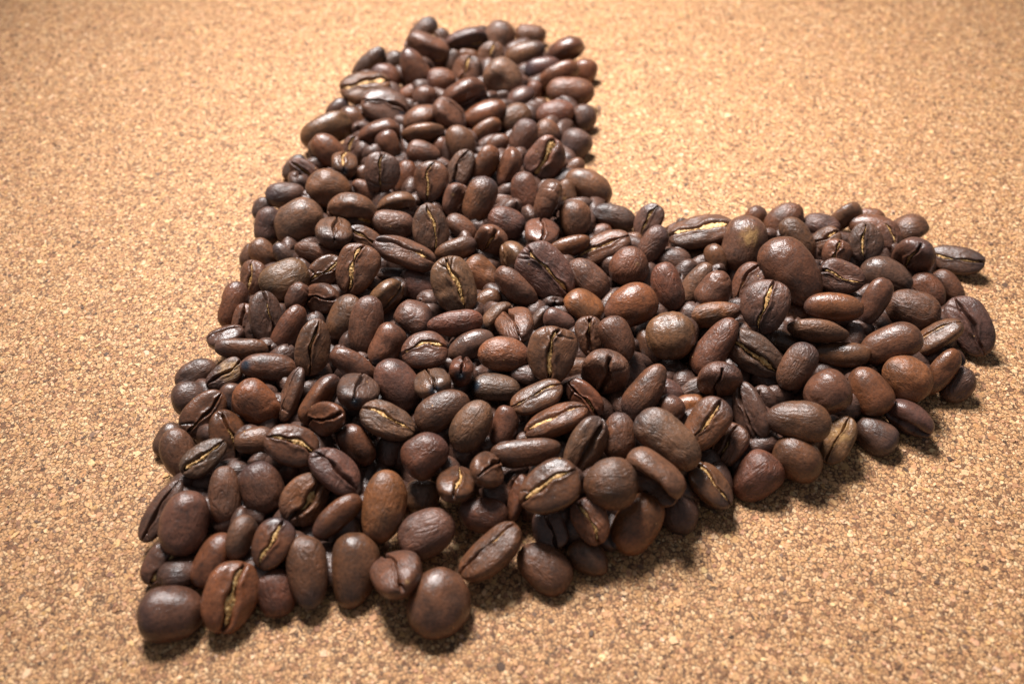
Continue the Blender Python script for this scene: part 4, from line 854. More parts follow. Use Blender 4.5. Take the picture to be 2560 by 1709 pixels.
 (-3181,-5466,232,-0.129,0.357,0.911,-0.162,492,354,219),
 (899,5675,225,0.213,-0.121,-0.035,-0.969,415,340,226),
 (156,6609,253,-0.944,0.242,-0.051,-0.219,402,348,240),
 (4860,427,360,-0.306,0.278,-0.788,-0.457,435,361,219),
 (-1641,9536,231,-0.05,-0.821,0.551,0.142,447,325,232),
 (-5085,-5255,287,0.68,-0.352,-0.146,0.626,464,353,236),
 (-566,6794,302,-0.12,0.18,-0.815,0.537,452,339,228),
 (8197,480,244,-0.161,-0.704,-0.679,-0.13,476,327,247),
 (5813,-2253,312,0.453,-0.553,0.678,-0.17,443,334,246),
 (-4641,-1485,328,-0.155,0.454,0.49,-0.728,435,321,222),
 (6352,-866,383,0.355,0.407,-0.189,0.82,485,363,224),
 (2408,-1909,256,-0.318,-0.86,0.382,0.113,440,314,245),
 (1926,-105,328,-0.043,0.298,0.258,-0.918,480,346,255),
 (7146,-1905,336,0.694,0.659,0.122,-0.263,417,341,227),
 (-4238,4133,304,0.032,0.935,-0.075,0.346,403,358,256),
 (6078,642,244,-0.911,0.065,-0.182,0.363,478,355,223),
 (-1246,6882,346,0.49,0.217,0.732,0.42,484,319,229),
 (-175,-4187,356,0.382,-0.023,-0.914,0.137,483,364,238),
 (-5353,-2611,265,-0.27,0.826,-0.453,0.199,445,345,236),
 (-5574,1826,319,-0.292,-0.858,0.282,-0.315,413,350,224),
 (-2586,1166,398,0.174,0.513,0.382,-0.749,452,316,228),
 (-2991,-3848,336,-0.665,0.338,-0.444,0.496,489,368,238),
 (1999,2435,288,0.135,0.077,-0.882,0.444,453,319,232),
 (1486,9523,315,0.037,-0.284,0.803,-0.522,472,350,239),
 (-1105,1721,275,0.108,-0.436,-0.771,0.453,412,315,227),
 (-4,-292,283,0.787,-0.243,-0.284,0.491,491,356,227),
 (1074,-2107,244,0.683,0.007,-0.167,-0.711,439,357,241),
 (-2280,-2115,291,-0.312,0.01,0.948,0.06,418,334,235),
 (3566,-3440,285,-0.203,-0.105,-0.939,-0.256,427,362,250),
 (1211,5262,283,0.229,0.937,0.101,0.245,456,322,235),
 (-4660,3593,319,-0.147,0.285,0.778,-0.541,458,354,255),
 (8050,2078,270,-0.343,0.763,-0.495,0.234,432,329,229),
 (-5116,2596,337,0.759,0.289,0.456,0.364,428,365,236),
 (-806,873,295,0.92,0.276,0.279,-0.014,427,316,236),
 (504,-1245,248,0.696,0.17,0.245,0.654,492,327,227),
 (1867,-1513,229,0.101,-0.985,0.078,-0.115,407,349,229),
 (6703,-2156,352,-0.065,0.359,-0.622,-0.693,417,357,247),
 (-5216,-955,340,-0.412,0.046,0.674,0.611,431,321,220),
 (-3685,3700,388,-0.251,-0.439,-0.483,0.715,447,316,222),
 (6510,2825,392,-0.295,-0.387,0.477,-0.732,452,351,225),
 (-367,11156,270,0.029,-0.726,0.641,0.248,422,346,249),
 (-3453,1708,329,-0.694,0.183,-0.476,0.509,461,341,249),
 (489,3616,357,-0.824,0.287,-0.484,0.068,423,361,219),
 (-312,-1272,368,0.729,-0.273,-0.626,0.037,412,324,230),
 (-5916,-5030,272,0.26,-0.399,-0.861,0.179,446,349,232),
 (-820,-2263,307,0.323,-0.483,-0.814,0.002,488,348,225),
 (-2750,470,231,-0.099,0.864,-0.467,0.159,445,339,225),
 (8665,985,307,0.396,-0.18,0.334,0.837,412,368,249),
 (-3557,-974,385,0.656,-0.415,0.624,0.088,431,343,229),
 (7493,-549,297,-0.268,-0.733,0.491,0.388,428,333,247),
 (5522,-986,360,-0.41,0.134,0.892,-0.133,481,326,250),
 (8859,-903,289,-0.096,-0.191,-0.298,0.93,470,331,229),
 (4182,-1764,318,0.241,-0.869,0.324,0.286,424,352,254),
 (-288,-2706,353,0.527,-0.296,-0.787,0.126,426,339,252),
 (-3651,-1791,269,0.675,-0.143,-0.216,-0.691,438,343,220),
 (996,504,312,-0.799,0.565,0.082,0.19,442,330,232),
 (-979,3659,243,0.077,-0.975,-0.157,0.134,486,364,235),
 (2620,2145,427,0.404,0.552,-0.262,0.681,472,356,222),
 (-350,9902,277,-0.186,-0.228,-0.321,-0.9,415,327,237),
 (379,7928,334,-0.11,-0.785,-0.432,-0.43,456,347,250),
 (133,3310,241,-0.407,0.006,0.128,-0.904,489,364,249),
 (-1487,-2299,320,0.438,0.604,0.613,0.261,400,370,225),
 (3616,-417,261,-0.188,-0.203,0.927,0.255,478,324,229),
 (378,-4332,357,0.224,-0.826,0.079,-0.511,415,360,237),
 (9647,552,305,-0.813,0.495,0.205,-0.229,456,344,237),
 (21,-3337,381,0.375,-0.221,-0.752,-0.495,465,316,220),
 (1960,1413,256,-0.06,0.121,-0.215,0.967,471,326,246),
 (6510,-1681,309,0.251,0.487,0.696,0.465,472,350,232),
 (-4073,915,286,-0.18,0.786,0.557,0.198,463,365,227),
 (1355,4579,263,0.211,-0.726,-0.653,-0.042,454,322,246),
 (-589,-1106,292,0.896,-0.11,0.265,0.34,431,314,247),
 (378,4357,228,0.078,0.098,-0.992,-0.012,417,354,239),
 (7202,-946,385,0.893,-0.063,0.438,0.081,492,316,224),
 (-55,5552,307,-0.019,-0.326,-0.79,-0.519,410,340,243),
 (-1567,-1300,378,0.671,0.372,-0.64,0.043,422,343,224),
 (3436,1863,274,0.069,-0.183,-0.903,0.382,401,348,225),
 (-111,4732,311,0.029,-0.301,0.473,0.828,413,314,223),
 (8776,2213,372,0.594,0.222,-0.445,0.633,451,358,249),
 (-4060,-1305,312,-0.876,-0.35,-0.303,-0.135,442,346,232),
 (-3320,3462,238,-0.841,0.196,0.084,-0.497,429,344,232),
 (-3676,10047,315,-0.464,0.359,-0.732,0.347,428,326,232),
 (4753,-3065,348,-0.594,-0.748,0.166,-0.244,483,315,255),
 (-5445,1343,351,-0.503,-0.502,-0.071,0.7,431,343,219),
 (-773,6274,325,0.585,0.758,-0.262,0.118,435,327,241),
 (-4306,1972,259,-0.264,0.413,0.84,-0.232,415,320,224),
 (3792,1237,317,-0.678,-0.712,-0.169,-0.069,478,339,222),
 (5454,375,417,0.43,-0.748,0.321,0.391,486,354,251),
 (790,-163,249,-0.977,-0.183,-0.099,-0.046,458,317,249),
 (426,5237,262,0.036,-0.315,0.889,0.329,458,324,225),
 (1503,-748,321,-0.315,-0.887,0.023,0.337,452,315,226),
 (-2807,4034,316,-0.287,-0.847,0.341,-0.288,403,365,250),
 (-3407,-3956,375,0.316,0.272,-0.603,0.68,430,370,230),
 (7225,-378,382,-0.223,-0.721,-0.208,-0.622,455,319,223),
 (5915,-1211,315,0.08,-0.789,-0.477,-0.379,419,335,244),
 (4265,952,329,0.168,0.095,0.562,0.805,399,368,227),
 (-3233,-2133,319,0.534,0.819,-0.18,-0.112,443,360,241),
 (1739,-3028,406,0.616,-0.387,-0.614,-0.308,437,369,221),
 (5065,-2078,424,-0.31,-0.702,-0.154,0.622,463,317,219),
 (1790,-2130,347,0.456,0.164,-0.819,0.307,406,319,231),
 (4738,-552,352,0.262,-0.206,-0.447,-0.83,483,348,252),
 (579,355,371,-0.222,0.757,-0.312,-0.529,415,329,245),
 (-2170,6279,285,0.969,0.004,0.227,-0.097,475,332,248),
 (-1230,-1123,348,0.727,0.578,0.219,-0.3,417,343,249),
 (-4805,2127,387,-0.535,-0.609,0.154,-0.565,449,318,240),
 (-4812,6423,221,-0.541,-0.063,-0.008,-0.839,401,369,234),
 (196,7357,233,0.424,0.087,-0.173,-0.885,420,348,230),
 (-2052,-433,367,0.364,-0.274,-0.849,-0.267,467,351,242),
 (-3526,5988,411,-0.535,0.574,-0.338,-0.52,452,325,230),
 (-2874,-1463,354,0.007,0.839,-0.167,-0.518,413,326,244),
 (-3003,9923,341,-0.922,0.203,-0.326,-0.034,481,350,253),
 (-195,6187,275,-0.362,-0.717,0.553,0.222,472,336,220),
 (-478,-2010,354,-0.371,-0.451,0.158,-0.796,430,363,223),
 (7922,153,291,0.527,-0.047,-0.38,0.759,410,347,254),
 (7786,1984,409,-0.168,-0.774,0.141,0.594,473,339,219),
 (3004,-2876,293,0.204,0.681,0.625,0.322,459,361,252),
 (-805,4667,320,-0.438,0.546,0.658,-0.278,437,361,233),
 (-1398,7533,238,-0.571,-0.012,-0.223,-0.79,428,352,219),
 (-677,8147,387,0.641,-0.484,-0.182,-0.568,476,347,253),
 (-3523,-3581,287,-0.001,0.176,0.911,0.372,401,370,238),
 (684,-4074,298,0.139,0.877,0.274,0.369,406,354,225),
 (8283,-1394,287,-0.265,0.314,-0.905,0.107,490,368,230),
 (5280,-215,338,-0.845,-0.362,0.348,-0.184,414,342,252),
 (642,2829,305,-0.238,0.235,-0.674,0.659,425,328,224),
 (1129,-4912,360,-0.48,0.819,0.133,0.285,489,339,226),
 (5224,1944,258,0.136,-0.739,0.61,-0.251,405,367,226),
 (2355,-3064,282,0.273,-0.638,-0.716,0.076,486,368,248),
 (-740,-3517,224,-0.004,0.522,-0.843,-0.132,453,349,227),
 (-2412,-2737,275,-0.651,0.26,0.003,-0.714,470,330,244),
 (2740,-3363,446,0.402,-0.592,0.394,0.577,479,319,237),
 (-4516,5263,286,-0.024,-0.122,-0.876,-0.467,411,332,247),
 (2095,-4410,347,-0.533,0.669,0.501,0.133,435,317,255),
 (-3887,7073,418,-0.373,-0.406,0.613,-0.566,465,358,242),
 (-964,12077,335,0.567,-0.734,-0.34,0.151,432,368,255),
 (-751,10157,339,0.164,0.67,0.511,0.513,459,346,236),
 (-5962,-3341,237,0.058,0.995,-0.077,-0.031,414,362,253),
 (-3978,-3595,397,0.476,-0.413,0.681,0.373,440,357,225),
 (-4227,-3288,218,-0.993,-0.11,-0.02,0.03,409,368,226),
 (176,-2180,380,0.28,0.703,0.055,0.652,423,352,220),
 (8470,-409,342,0.11,-0.221,0.593,-0.766,482,367,225),
 (-4280,2562,384,-0.127,0.631,0.216,0.735,416,347,246),
 (-2816,6452,342,0.34,-0.331,-0.598,0.646,409,369,219),
 (3901,-2564,439,-0.034,0.689,-0.214,0.692,485,369,241),
 (124,280,349,-0.609,0.733,0.071,-0.294,466,362,246),
 (-1103,2577,386,0.46,0.615,-0.134,-0.626,486,363,222),
 (5932,2396,249,0.953,0.289,0.011,-0.088,463,340,227),
 (3534,-2968,376,0.69,0.088,0.625,-0.356,416,356,241),
 (-3040,5298,416,0.346,0.372,-0.544,0.668,478,337,238),
 (-2727,10474,332,-0.189,0.027,-0.828,0.528,459,362,239),
 (-5647,-979,357,0.251,-0.801,-0.259,0.479,483,324,225),
 (1792,3597,313,-0.638,-0.283,0.475,0.536,480,334,219),
 (-2548,4647,363,-0.197,-0.564,0.231,0.768,432,331,242),
 (-2681,7678,300,0.355,0.861,0.212,0.295,425,342,229),
 (-1636,4938,244,0.87,-0.267,0.078,-0.408,493,325,230),
 (6743,2161,285,0.465,0.383,0.228,0.765,408,323,226),
 (-3961,4768,318,-0.441,0.362,0.055,0.82,434,340,249),
 (7398,2165,362,-0.602,-0.381,-0.193,0.675,469,315,248),
 (8376,-895,329,0.108,-0.483,-0.771,-0.4,461,349,253),
 (2291,-3583,314,0.052,0.087,-0.669,0.736,422,334,242),
 (-1044,5127,324,0.531,0.65,0.151,0.523,403,326,247),
 (-2015,5360,341,0.582,-0.734,-0.343,0.075,445,370,256),
 (-284,1029,322,0.637,0.722,-0.162,-0.216,403,347,232),
 (1224,1753,395,-0.571,0.475,0.659,0.115,458,340,250),
 (184,1181,327,-0.138,-0.801,-0.344,-0.47,424,327,231),
 (-3063,-4884,371,-0.462,0.596,-0.651,-0.087,486,361,231),
 (230,-791,352,-0.657,0.153,-0.507,0.536,484,358,256),
 (5265,-1448,299,-0.753,0.591,-0.245,0.156,419,321,233),
 (5489,-2894,301,-0.564,0.058,-0.386,-0.727,440,337,225),
 (3519,1442,302,-0.252,-0.209,-0.321,0.889,436,322,240),
 (-1133,-536,354,0.272,-0.68,0.416,-0.539,433,370,256),
 (-911,-1681,254,0.085,0.982,-0.079,0.152,452,352,243),
 (873,-3511,241,0.036,-0.181,-0.951,0.25,476,341,227),
 (3179,2279,287,-0.123,0.827,0.463,-0.294,488,348,235),
 (-885,3233,388,0.619,-0.194,0.644,0.406,426,331,243),
 (1090,10488,229,-0.063,-0.743,0.661,0.087,431,360,239),
 (-1835,5690,343,-0.105,0.116,0.729,-0.666,418,370,222),
 (-63,3789,421,-0.427,-0.676,0.273,-0.535,461,352,222),
 (1385,3302,335,-0.905,-0.251,-0.339,0.051,469,328,224),
 (1624,-2559,247,-0.981,0.176,0.041,-0.076,457,349,251),
 (3630,2252,283,-0.322,0.752,0.489,-0.302,440,333,239),
 (-3315,-536,381,-0.269,-0.438,0.308,-0.8,444,333,255),
 (-1737,-141,342,-0.345,-0.708,0.31,0.532,460,326,254),
 (-1338,1232,370,-0.544,0.097,-0.813,0.184,436,315,220),
 (-2103,-851,369,-0.415,-0.079,0.84,-0.341,461,334,229),
 (614,6040,351,0.69,0.47,-0.549,0.041,406,321,245),
 (-3482,9100,271,-0.224,0.782,0.571,0.107,462,357,228),
 (-2601,-3795,216,-0.734,-0.003,0.1,-0.672,476,346,220),
 (-4750,-249,284,0.155,-0.957,0.176,0.172,493,367,251),
 (5665,866,305,-0.39,-0.542,0.585,0.46,437,335,220),
 (3650,-1539,318,-0.375,0.367,0.85,-0.037,439,350,246),
 (-3819,8289,384,0.013,0.44,-0.306,-0.844,487,332,250),
 (-1356,-2730,381,-0.366,-0.379,0.81,-0.26,487,362,220),
 (2462,-4049,343,-0.035,0.51,0.704,-0.493,479,368,255),
 (-4123,-2859,328,-0.062,0.376,0.316,-0.869,403,367,238),
 (-1188,8073,357,-0.605,0.716,0.298,0.18,467,328,233),
 (-461,-2424,319,0.441,-0.774,-0.277,0.361,465,339,232),
 (-3660,-2640,326,0.221,-0.203,-0.795,0.528,459,363,221),
 (2784,2763,315,-0.13,0.259,0.641,-0.711,481,331,231),
 (-4658,-4537,330,0.478,-0.598,0.254,-0.591,419,339,227),
 (8408,1801,361,0.694,-0.499,-0.503,0.125,430,365,241),
 (4746,-2417,333,0.357,-0.013,0.893,-0.274,459,316,236),
 (-2764,-1927,279,0.101,-0.11,0.348,0.926,416,329,255),
 (-2446,-37,321,0.272,-0.755,-0.386,0.455,452,322,256),
 (-1261,5614,336,-0.225,-0.703,-0.49,-0.464,478,352,256),
 (7743,-1608,304,0.927,0.057,-0.35,0.121,410,317,241),
 (1612,4130,303,-0.749,-0.654,-0.031,-0.099,425,326,229),
 (-1944,3713,375,-0.603,-0.387,-0.436,0.544,418,320,247),
 (6648,21,400,0.408,0.662,0.044,-0.627,454,351,225),
 (-2242,10068,214,-0.036,-0.784,-0.619,-0.033,468,354,229),
 (685,2428,353,0.467,0.077,0.748,-0.465,412,329,222),
 (1707,-3722,437,0.641,0.045,-0.755,-0.13,481,341,254),
 (6190,1082,401,-0.781,-0.441,-0.423,0.131,488,344,220),
 (-5882,-584,289,0.008,-0.627,-0.708,-0.326,437,334,254),
 (9247,-160,326,-0.302,0.447,-0.121,0.833,413,338,254),
 (-5137,5740,318,0.055,-0.144,0.51,0.846,454,346,252),
 (7055,2478,336,-0.686,-0.217,-0.516,-0.465,399,370,228),
 (-5552,-4570,393,-0.43,0.297,-0.643,-0.559,445,329,234),
 (-3350,4800,237,0.928,-0.066,0.097,-0.353,484,322,245),
 (-2744,1660,234,0.143,-0.117,-0.974,0.13,414,339,225),
 (4338,2027,305,0.036,-0.233,0.542,0.806,408,316,242),
 (7927,2899,283,-0.869,0.481,-0.111,0.033,415,319,248),
 (-3433,2445,268,-0.253,-0.041,0.302,-0.918,405,362,237),
 (-1670,779,407,-0.298,-0.796,-0.344,0.399,493,343,244),
 (-5001,-3951,319,0.501,-0.854,-0.024,-0.139,464,357,231),
 (-1380,-159,371,-0.545,-0.48,0.099,-0.68,462,360,243),
 (5467,-2374,328,-0.179,0.366,0.014,-0.913,459,337,232),
 (-187,8402,343,0.104,0.476,-0.719,0.495,433,370,225),
 (4329,-80,265,-0.21,0.108,-0.234,-0.943,467,333,241),
 (3123,-295,271,0.233,0.049,-0.339,-0.91,462,338,251),
 (-4737,1647,407,-0.265,0.525,0.412,0.695,449,331,220),
 (-2022,1594,267,0.253,-0.949,0.186,0.021,456,360,256),
 (-3348,-1314,348,0.343,0.364,0.4,-0.768,409,321,242),
 (1333,1156,340,-0.121,0.428,0.631,-0.636,408,360,251),
 (7880,1037,326,-0.013,0.323,-0.526,-0.787,410,333,223),
 (2678,730,390,0.547,-0.639,0.464,0.276,443,366,249),
 (-6245,-1695,324,0.251,-0.418,-0.48,0.73,439,336,229),
 (-142,9022,297,-0.871,0.427,-0.002,-0.243,477,360,222),
 (2556,-864,318,-0.152,-0.084,0.794,-0.583,445,334,225),
 (7817,-958,327,0.187,-0.196,0.685,-0.677,428,351,229),
 (2140,4138,262,0.82,0.122,0.264,0.493,422,361,223),
 (-57,-3685,269,0.249,-0.044,0.363,-0.897,466,332,243),
 (-3888,-4199,290,0.732,-0.25,-0.315,0.55,484,347,245),
 (-1543,2761,279,-0.63,-0.077,0.291,0.716,482,368,241),
 (5414,-1907,332,-0.199,0.134,0.732,0.637,419,340,234),
 (-3854,1827,342,-0.41,-0.808,-0.303,0.295,432,329,224),
 (8818,1683,288,-0.085,0.28,-0.191,-0.937,413,348,229),
 (7970,-249,312,-0.757,-0.61,0.125,-0.197,422,316,252),
 (-2366,4101,388,0.076,-0.662,0.274,-0.694,442,318,238),
 (894,4645,276,0.708,0.075,-0.291,0.639,428,343,219),
 (-4970,-3070,438,0.756,0.308,0.518,-0.256,491,323,240),
 (183,-1742,338,0.586,-0.701,-0.308,0.268,435,366,252),
 (4349,-2302,416,0.384,0.549,-0.116,0.733,479,360,238),
 (-1275,6313,336,0.11,-0.532,0.651,0.531,417,322,238),
 (-1034,4324,309,0.671,-0.542,0.391,-0.323,491,327,240),
 (-4800,-2529,309,-0.469,-0.54,-0.344,-0.608,439,319,244),
 (5024,1639,347,0.653,0.073,-0.538,0.528,412,344,240),
 (-1189,678,253,-0.721,-0.175,-0.192,-0.642,453,358,236),
 (-4316,4847,362,0.486,-0.538,-0.15,0.672,468,367,232),
 (-114,-1572,278,-0.914,-0.189,-0.288,-0.214,434,331,220),
 (-2229,7155,332,-0.525,-0.704,0.24,0.414,424,349,237),
 (1419,7301,319,0.724,0.435,0.285,0.453,418,367,231),
 (-3081,7485,369,-0.118,-0.376,-0.624,0.675,483,317,238),
 (-4315,-4071,222,-0.892,0.077,-0.028,-0.444,458,330,232),
 (-5338,-2149,373,0.446,-0.687,-0.326,-0.472,410,345,240),
 (6417,-2510,221,0.075,-0.109,-0.991,-0.028,410,327,232),
 (8917,638,298,0.891,-0.166,-0.3,-0.297,400,354,251),
 (-5543,823,285,-0.093,0.051,0.833,-0.543,404,316,234),
 (70,10282,214,0.171,-0.025,0.006,-0.985,426,318,229),
 (-1850,-3636,269,-0.366,0.735,-0.56,0.112,432,317,237),
 (5343,814,320,0.377,-0.474,-0.415,0.679,422,337,245),
 (1484,2593,334,0.42,-0.674,0.462,-0.396,442,370,232),
 (6028,105,341,-0.655,0.287,-0.391,-0.579,405,321,244),
 (-6070,-2335,245,-0.049,-0.165,-0.977,0.125,461,345,252),
 (474,-3778,395,0.084,0.529,-0.166,-0.828,465,364,222),
 (581,10473,231,0.071,-0.095,-0.978,0.17,431,321,233),
 (-5493,4540,225,0.363,-0.075,0.043,-0.928,436,362,236),
 (1679,-3360,347,0.375,-0.117,-0.722,-0.569,433,314,233),
 (-481,-3834,435,0.687,-0.101,-0.72,0.012,471,357,230),
 (9209,265,313,0.15,-0.587,0.562,-0.563,399,327,221),
 (-5590,-1646,296,-0.285,0.651,0.682,0.174,414,344,238),
 (-4116,9686,286,-0.361,0.655,0.664,-0.025,431,347,223),
 (1593,10226,293,0.5,-0.499,0.418,-0.571,404,314,252),
 (896,4134,364,0.315,-0.433,0.527,0.661,401,347,232),
 (445,-3097,325,-0.847,-0.467,-0.16,0.198,493,320,256),
 (902,760,377,-0.377,-0.614,0.576,-0.387,434,350,221),
 (-3721,7567,296,-0.074,-0.066,0.826,-0.556,445,322,244),
 (-4689,260,361,-0.415,-0.372,0.747,-0.361,413,331,253),
 (3822,133,449,0.362,-0.662,-0.424,-0.501,493,354,254),
 (-6088,-1376,245,0.119,-0.176,-0.037,0.976,461,325,225),
 (-4910,4173,399,-0.668,-0.055,0.736,0.1,434,343,222),
 (-1841,-2469,328,0.511,0.78,0.069,0.353,430,332,233),
 (2424,299,254,0.182,0.665,-0.716,-0.113,460,344,253),
 (4176,-2786,366,-0.695,0.615,-0.168,-0.331,460,344,243),
 (-3236,4186,345,-0.358,-0.73,-0.212,-0.542,424,332,247),
 (9370,1462,259,0.744,0.189,0.113,-0.631,425,329,237),
 (-4391,1347,356,0.075,0.677,-0.406,-0.609,431,315,232),
 (-5139,-1823,336,0.326,0.153,0.885,-0.296,457,314,228),
 (-3278,520,334,0.536,-0.422,-0.674,0.283,430,343,220),
 (-3733,32,315,0.377,0.377,-0.718,-0.446,476,341,234),
 (-5163,-632,394,-0.321,-0.424,-0.595,0.603,445,330,227),
 (-3731,7905,374,0.391,0.8,0.322,-0.323,472,316,236),
 (3952,1676,356,-0.486,0.696,0.449,0.278,420,326,228),
 (960,1361,296,0.507,0.473,-0.251,-0.675,416,316,222),
 (-3752,-2240,351,0.399,0.15,-0.559,0.711,453,322,226),
 (-870,391,367,0.704,-0.3,-0.53,-0.365,403,317,237),
 (-5766,-5643,286,0.167,0.431,-0.854,0.24,441,350,237),
 (-5332,5102,338,-0.465,0.429,0.157,0.758,417,324,237),
 (-136,1423,371,-0.639,-0.063,-0.626,0.442,426,325,231),
 (9290,2718,232,0.023,-0.832,0.527,-0.173,430,353,222),
 (-3992,6799,332,-0.287,0.085,-0.567,-0.768,405,357,249),
 (-2848,8305,348,0.647,-0.538,-0.104,-0.53,434,335,224),
 (2185,807,311,-0.395,0.213,-0.557,0.699,474,339,232),
 (975,7371,331,-0.163,-0.441,0.52,0.713,458,324,228),
 (6187,-1907,344,0.393,-0.227,-0.882,0.129,470,354,251),
 (3143,-4042,342,0.353,-0.002,-0.798,0.489,423,349,245),
 (-5645,514,268,-0.283,-0.145,-0.309,-0.896,438,354,230),
 (-469,5275,208,-0.359,0.059,-0.022,0.931,461,315,220),
 (5467,1391,325,-0.138,0.131,0.825,0.532,443,348,252),
 (752,-4610,348,0.003,0.45,0.089,-0.889,428,332,247),
 (-2580,1993,357,0.733,-0.551,0.397,-0.037,430,364,227),
 (1038,-1180,273,0.265,-0.158,-0.248,-0.918,417,317,246),
 (-5072,3056,295,0.027,-0.236,0.364,-0.901,437,334,222),
 (4955,-864,368,0.447,0.235,-0.733,0.456,418,329,246),
 (-2451,5825,235,-0.912,-0.259,0.068,0.312,444,322,222),
 (166,5886,382,-0.408,0.649,-0.204,-0.608,416,346,222),
 (-4646,-2129,372,-0.754,-0.245,0.577,-0.197,407,320,247),
 (4132,-697,312,0.572,0.724,-0.309,-0.229,487,341,230),
 (-1733,8492,260,-0.013,-0.17,0.95,0.261,481,345,251),
 (-6188,-3847,278,0.314,0.226,-0.435,-0.813,431,321,223),
 (9471,2117,227,0.462,0.001,0.057,-0.885,462,323,243),
 (7121,-1289,343,-0.746,0.5,0.25,0.362,422,316,237),
 (7138,1655,284,0.596,0.365,0.229,0.677,480,326,240),
 (-2002,-2825,414,-0.696,0.502,-0.434,-0.275,473,336,234),
 (-2499,5510,354,0.514,0.439,0.038,-0.736,471,368,229),
 (-731,7322,280,-0.021,0.156,0.902,0.401,404,332,254),
 (791,11352,221,0.012,-0.709,-0.696,0.113,431,340,228),
 (2242,1958,380,0.091,-0.64,-0.105,-0.756,412,328,233),
 (6080,-368,357,-0.555,0.148,-0.77,0.278,424,327,242),
 (-4036,1533,359,0.079,0.44,0.468,-0.762,438,315,228),
 (4314,3215,328,0.936,-0.138,0.323,0.013,485,340,231),
 (5101,128,268,-0.017,0.188,-0.188,0.964,427,316,250),
 (688,1680,283,-0.335,-0.25,0.901,0.119,400,352,220),
 (-1627,6230,393,-0.238,-0.633,0.041,-0.735,434,328,237),
 (-190,642,262,0.191,0.135,-0.968,0.086,402,369,252),
 (237,9593,291,-0.859,-0.24,-0.33,-0.31,416,341,231),
 (2154,-2112,336,0.777,0.321,-0.452,-0.299,412,364,235),
 (-480,8620,337,0.868,0.175,0.415,0.207,457,336,221),
 (-2231,3382,342,-0.334,-0.651,0.638,-0.24,441,320,251),
 (809,9867,254,0.927,-0.263,-0.085,0.252,433,357,232),
 (-3541,5700,308,-0.102,-0.35,-0.541,-0.758,399,318,221),
 (3430,877,403,-0.537,0.39,0.324,0.675,480,370,223),
 (-992,8513,367,-0.06,0.872,-0.138,0.465,461,347,222),
 (-3563,-5655,262,0.353,0.208,-0.035,0.911,417,326,246),
 (5738,-162,334,0.378,0.555,-0.308,-0.674,403,346,255),
 (926,-3257,388,-0.449,-0.634,-0.562,0.285,459,326,232),
 (1529,8412,278,-0.827,-0.281,-0.127,0.469,418,331,237),
 (2853,1064,280,0.462,0.094,0.313,-0.824,403,370,232),
 (6401,412,274,0.293,-0.56,-0.738,0.236,442,348,223),
 (4698,-1873,280,0.107,-0.568,0.738,-0.348,411,352,240),
 (4741,874,356,-0.834,-0.246,-0.472,0.147,414,332,249),
 (-237,4082,266,0.513,0.266,-0.347,-0.739,450,315,228),
 (1522,-101,303,-0.277,-0.306,-0.75,-0.516,437,334,221),
 (-4254,7,377,-0.197,0.627,-0.374,-0.654,410,331,242),
 (-2727,-3143,293,0.383,-0.058,-0.467,-0.795,402,317,239),
 (3834,-2095,292,-0.802,0.48,-0.098,0.341,448,337,221),
 (-5232,3964,323,0.529,0.639,0.263,0.493,407,339,225),
 (-4063,3693,356,-0.032,-0.499,0.193,0.844,415,369,241),
 (5045,2802,376,-0.618,-0.148,0.768,-0.084,412,337,229),
 (3084,-1466,290,0.787,0.584,0.109,0.167,415,319,221),
 (-2140,11553,289,-0.193,-0.153,0.407,-0.88,419,318,234),
 (-1421,1655,412,-0.469,0.365,-0.67,-0.445,455,325,228),
 (-2471,-793,369,0.811,0.052,0.574,0.1,416,326,246),
 (2425,-4492,386,0.224,-0.569,0.483,0.627,427,345,229),
 (-4368,-3638,415,0.78,0.42,-0.427,0.181,491,363,239),
 (3834,-3897,304,0.164,-0.753,-0.582,-0.261,456,328,234),
 (-2582,3596,372,-0.746,-0.466,-0.471,-0.065,462,353,225),
 (-4005,-1666,325,-0.391,-0.187,0.667,0.606,451,338,227),
 (2652,1742,279,-0.129,-0.179,0.903,-0.37,414,318,242),
 (-2279,-4139,287,0.336,-0.91,-0.131,0.205,451,353,223),
 (-2834,927,344,0.48,0.74,-0.081,0.465,400,323,254),
 (6466,831,369,-0.754,0.47,-0.302,-0.345,448,327,242),
 (-533,2565,249,0.113,0.312,0.937,-0.107,444,330,245),
 (-5055,-5728,270,-0.049,0.073,-0.295,-0.951,402,361,243),
 (1790,-571,333,-0.188,-0.239,0.73,-0.612,408,336,238),
 (1884,4995,236,0.958,0.283,0.032,0.019,481,320,219),
 (-1275,9016,325,-0.341,-0.696,0.601,-0.195,433,363,240),
 (1727,-4823,224,0.64,0.02,0.027,0.768,409,365,240),
 (-5043,-4622,311,0.187,-0.311,0.695,-0.62,442,335,256),
 (-1527,6595,352,0.154,0.335,-0.416,0.831,437,353,243),
 (-4602,4968,391,-0.804,-0.173,0.541,-0.178,441,367,239),
 (-4493,-5771,299,0.624,-0.772,0.078,-0.097,408,325,230),
 (-3100,-1017,366,-0.371,0.649,0.043,0.663,403,363,255),
 (-3473,8754,326,0.054,0.265,-0.34,0.901,447,366,248),
 (-4827,-1024,399,0.556,-0.651,-0.477,-0.198,484,340,241),
 (-3043,5990,305,-0.172,0.029,-0.76,0.627,486,319,249),
 (7408,773,333,-0.826,-0.497,-0.095,0.249,448,370,232),
 (-2428,9357,309,-0.359,0.876,0.18,-0.266,426,361,242),
 (-3366,-2541,411,0.171,0.781,0.243,-0.549,463,326,220),
 (4392,524,233,0.005,0.969,0.191,-0.157,406,350,227),
 (1795,1936,290,-0.107,0.155,-0.42,0.888,409,338,250),
 (-175,-841,333,0.579,0.229,0.534,0.572,442,357,232),
 (-4243,3190,331,-0.075,0.473,0.658,0.581,412,324,224),
 (-4084,8519,243,-0.551,-0.1,0.27,0.783,472,320,224),
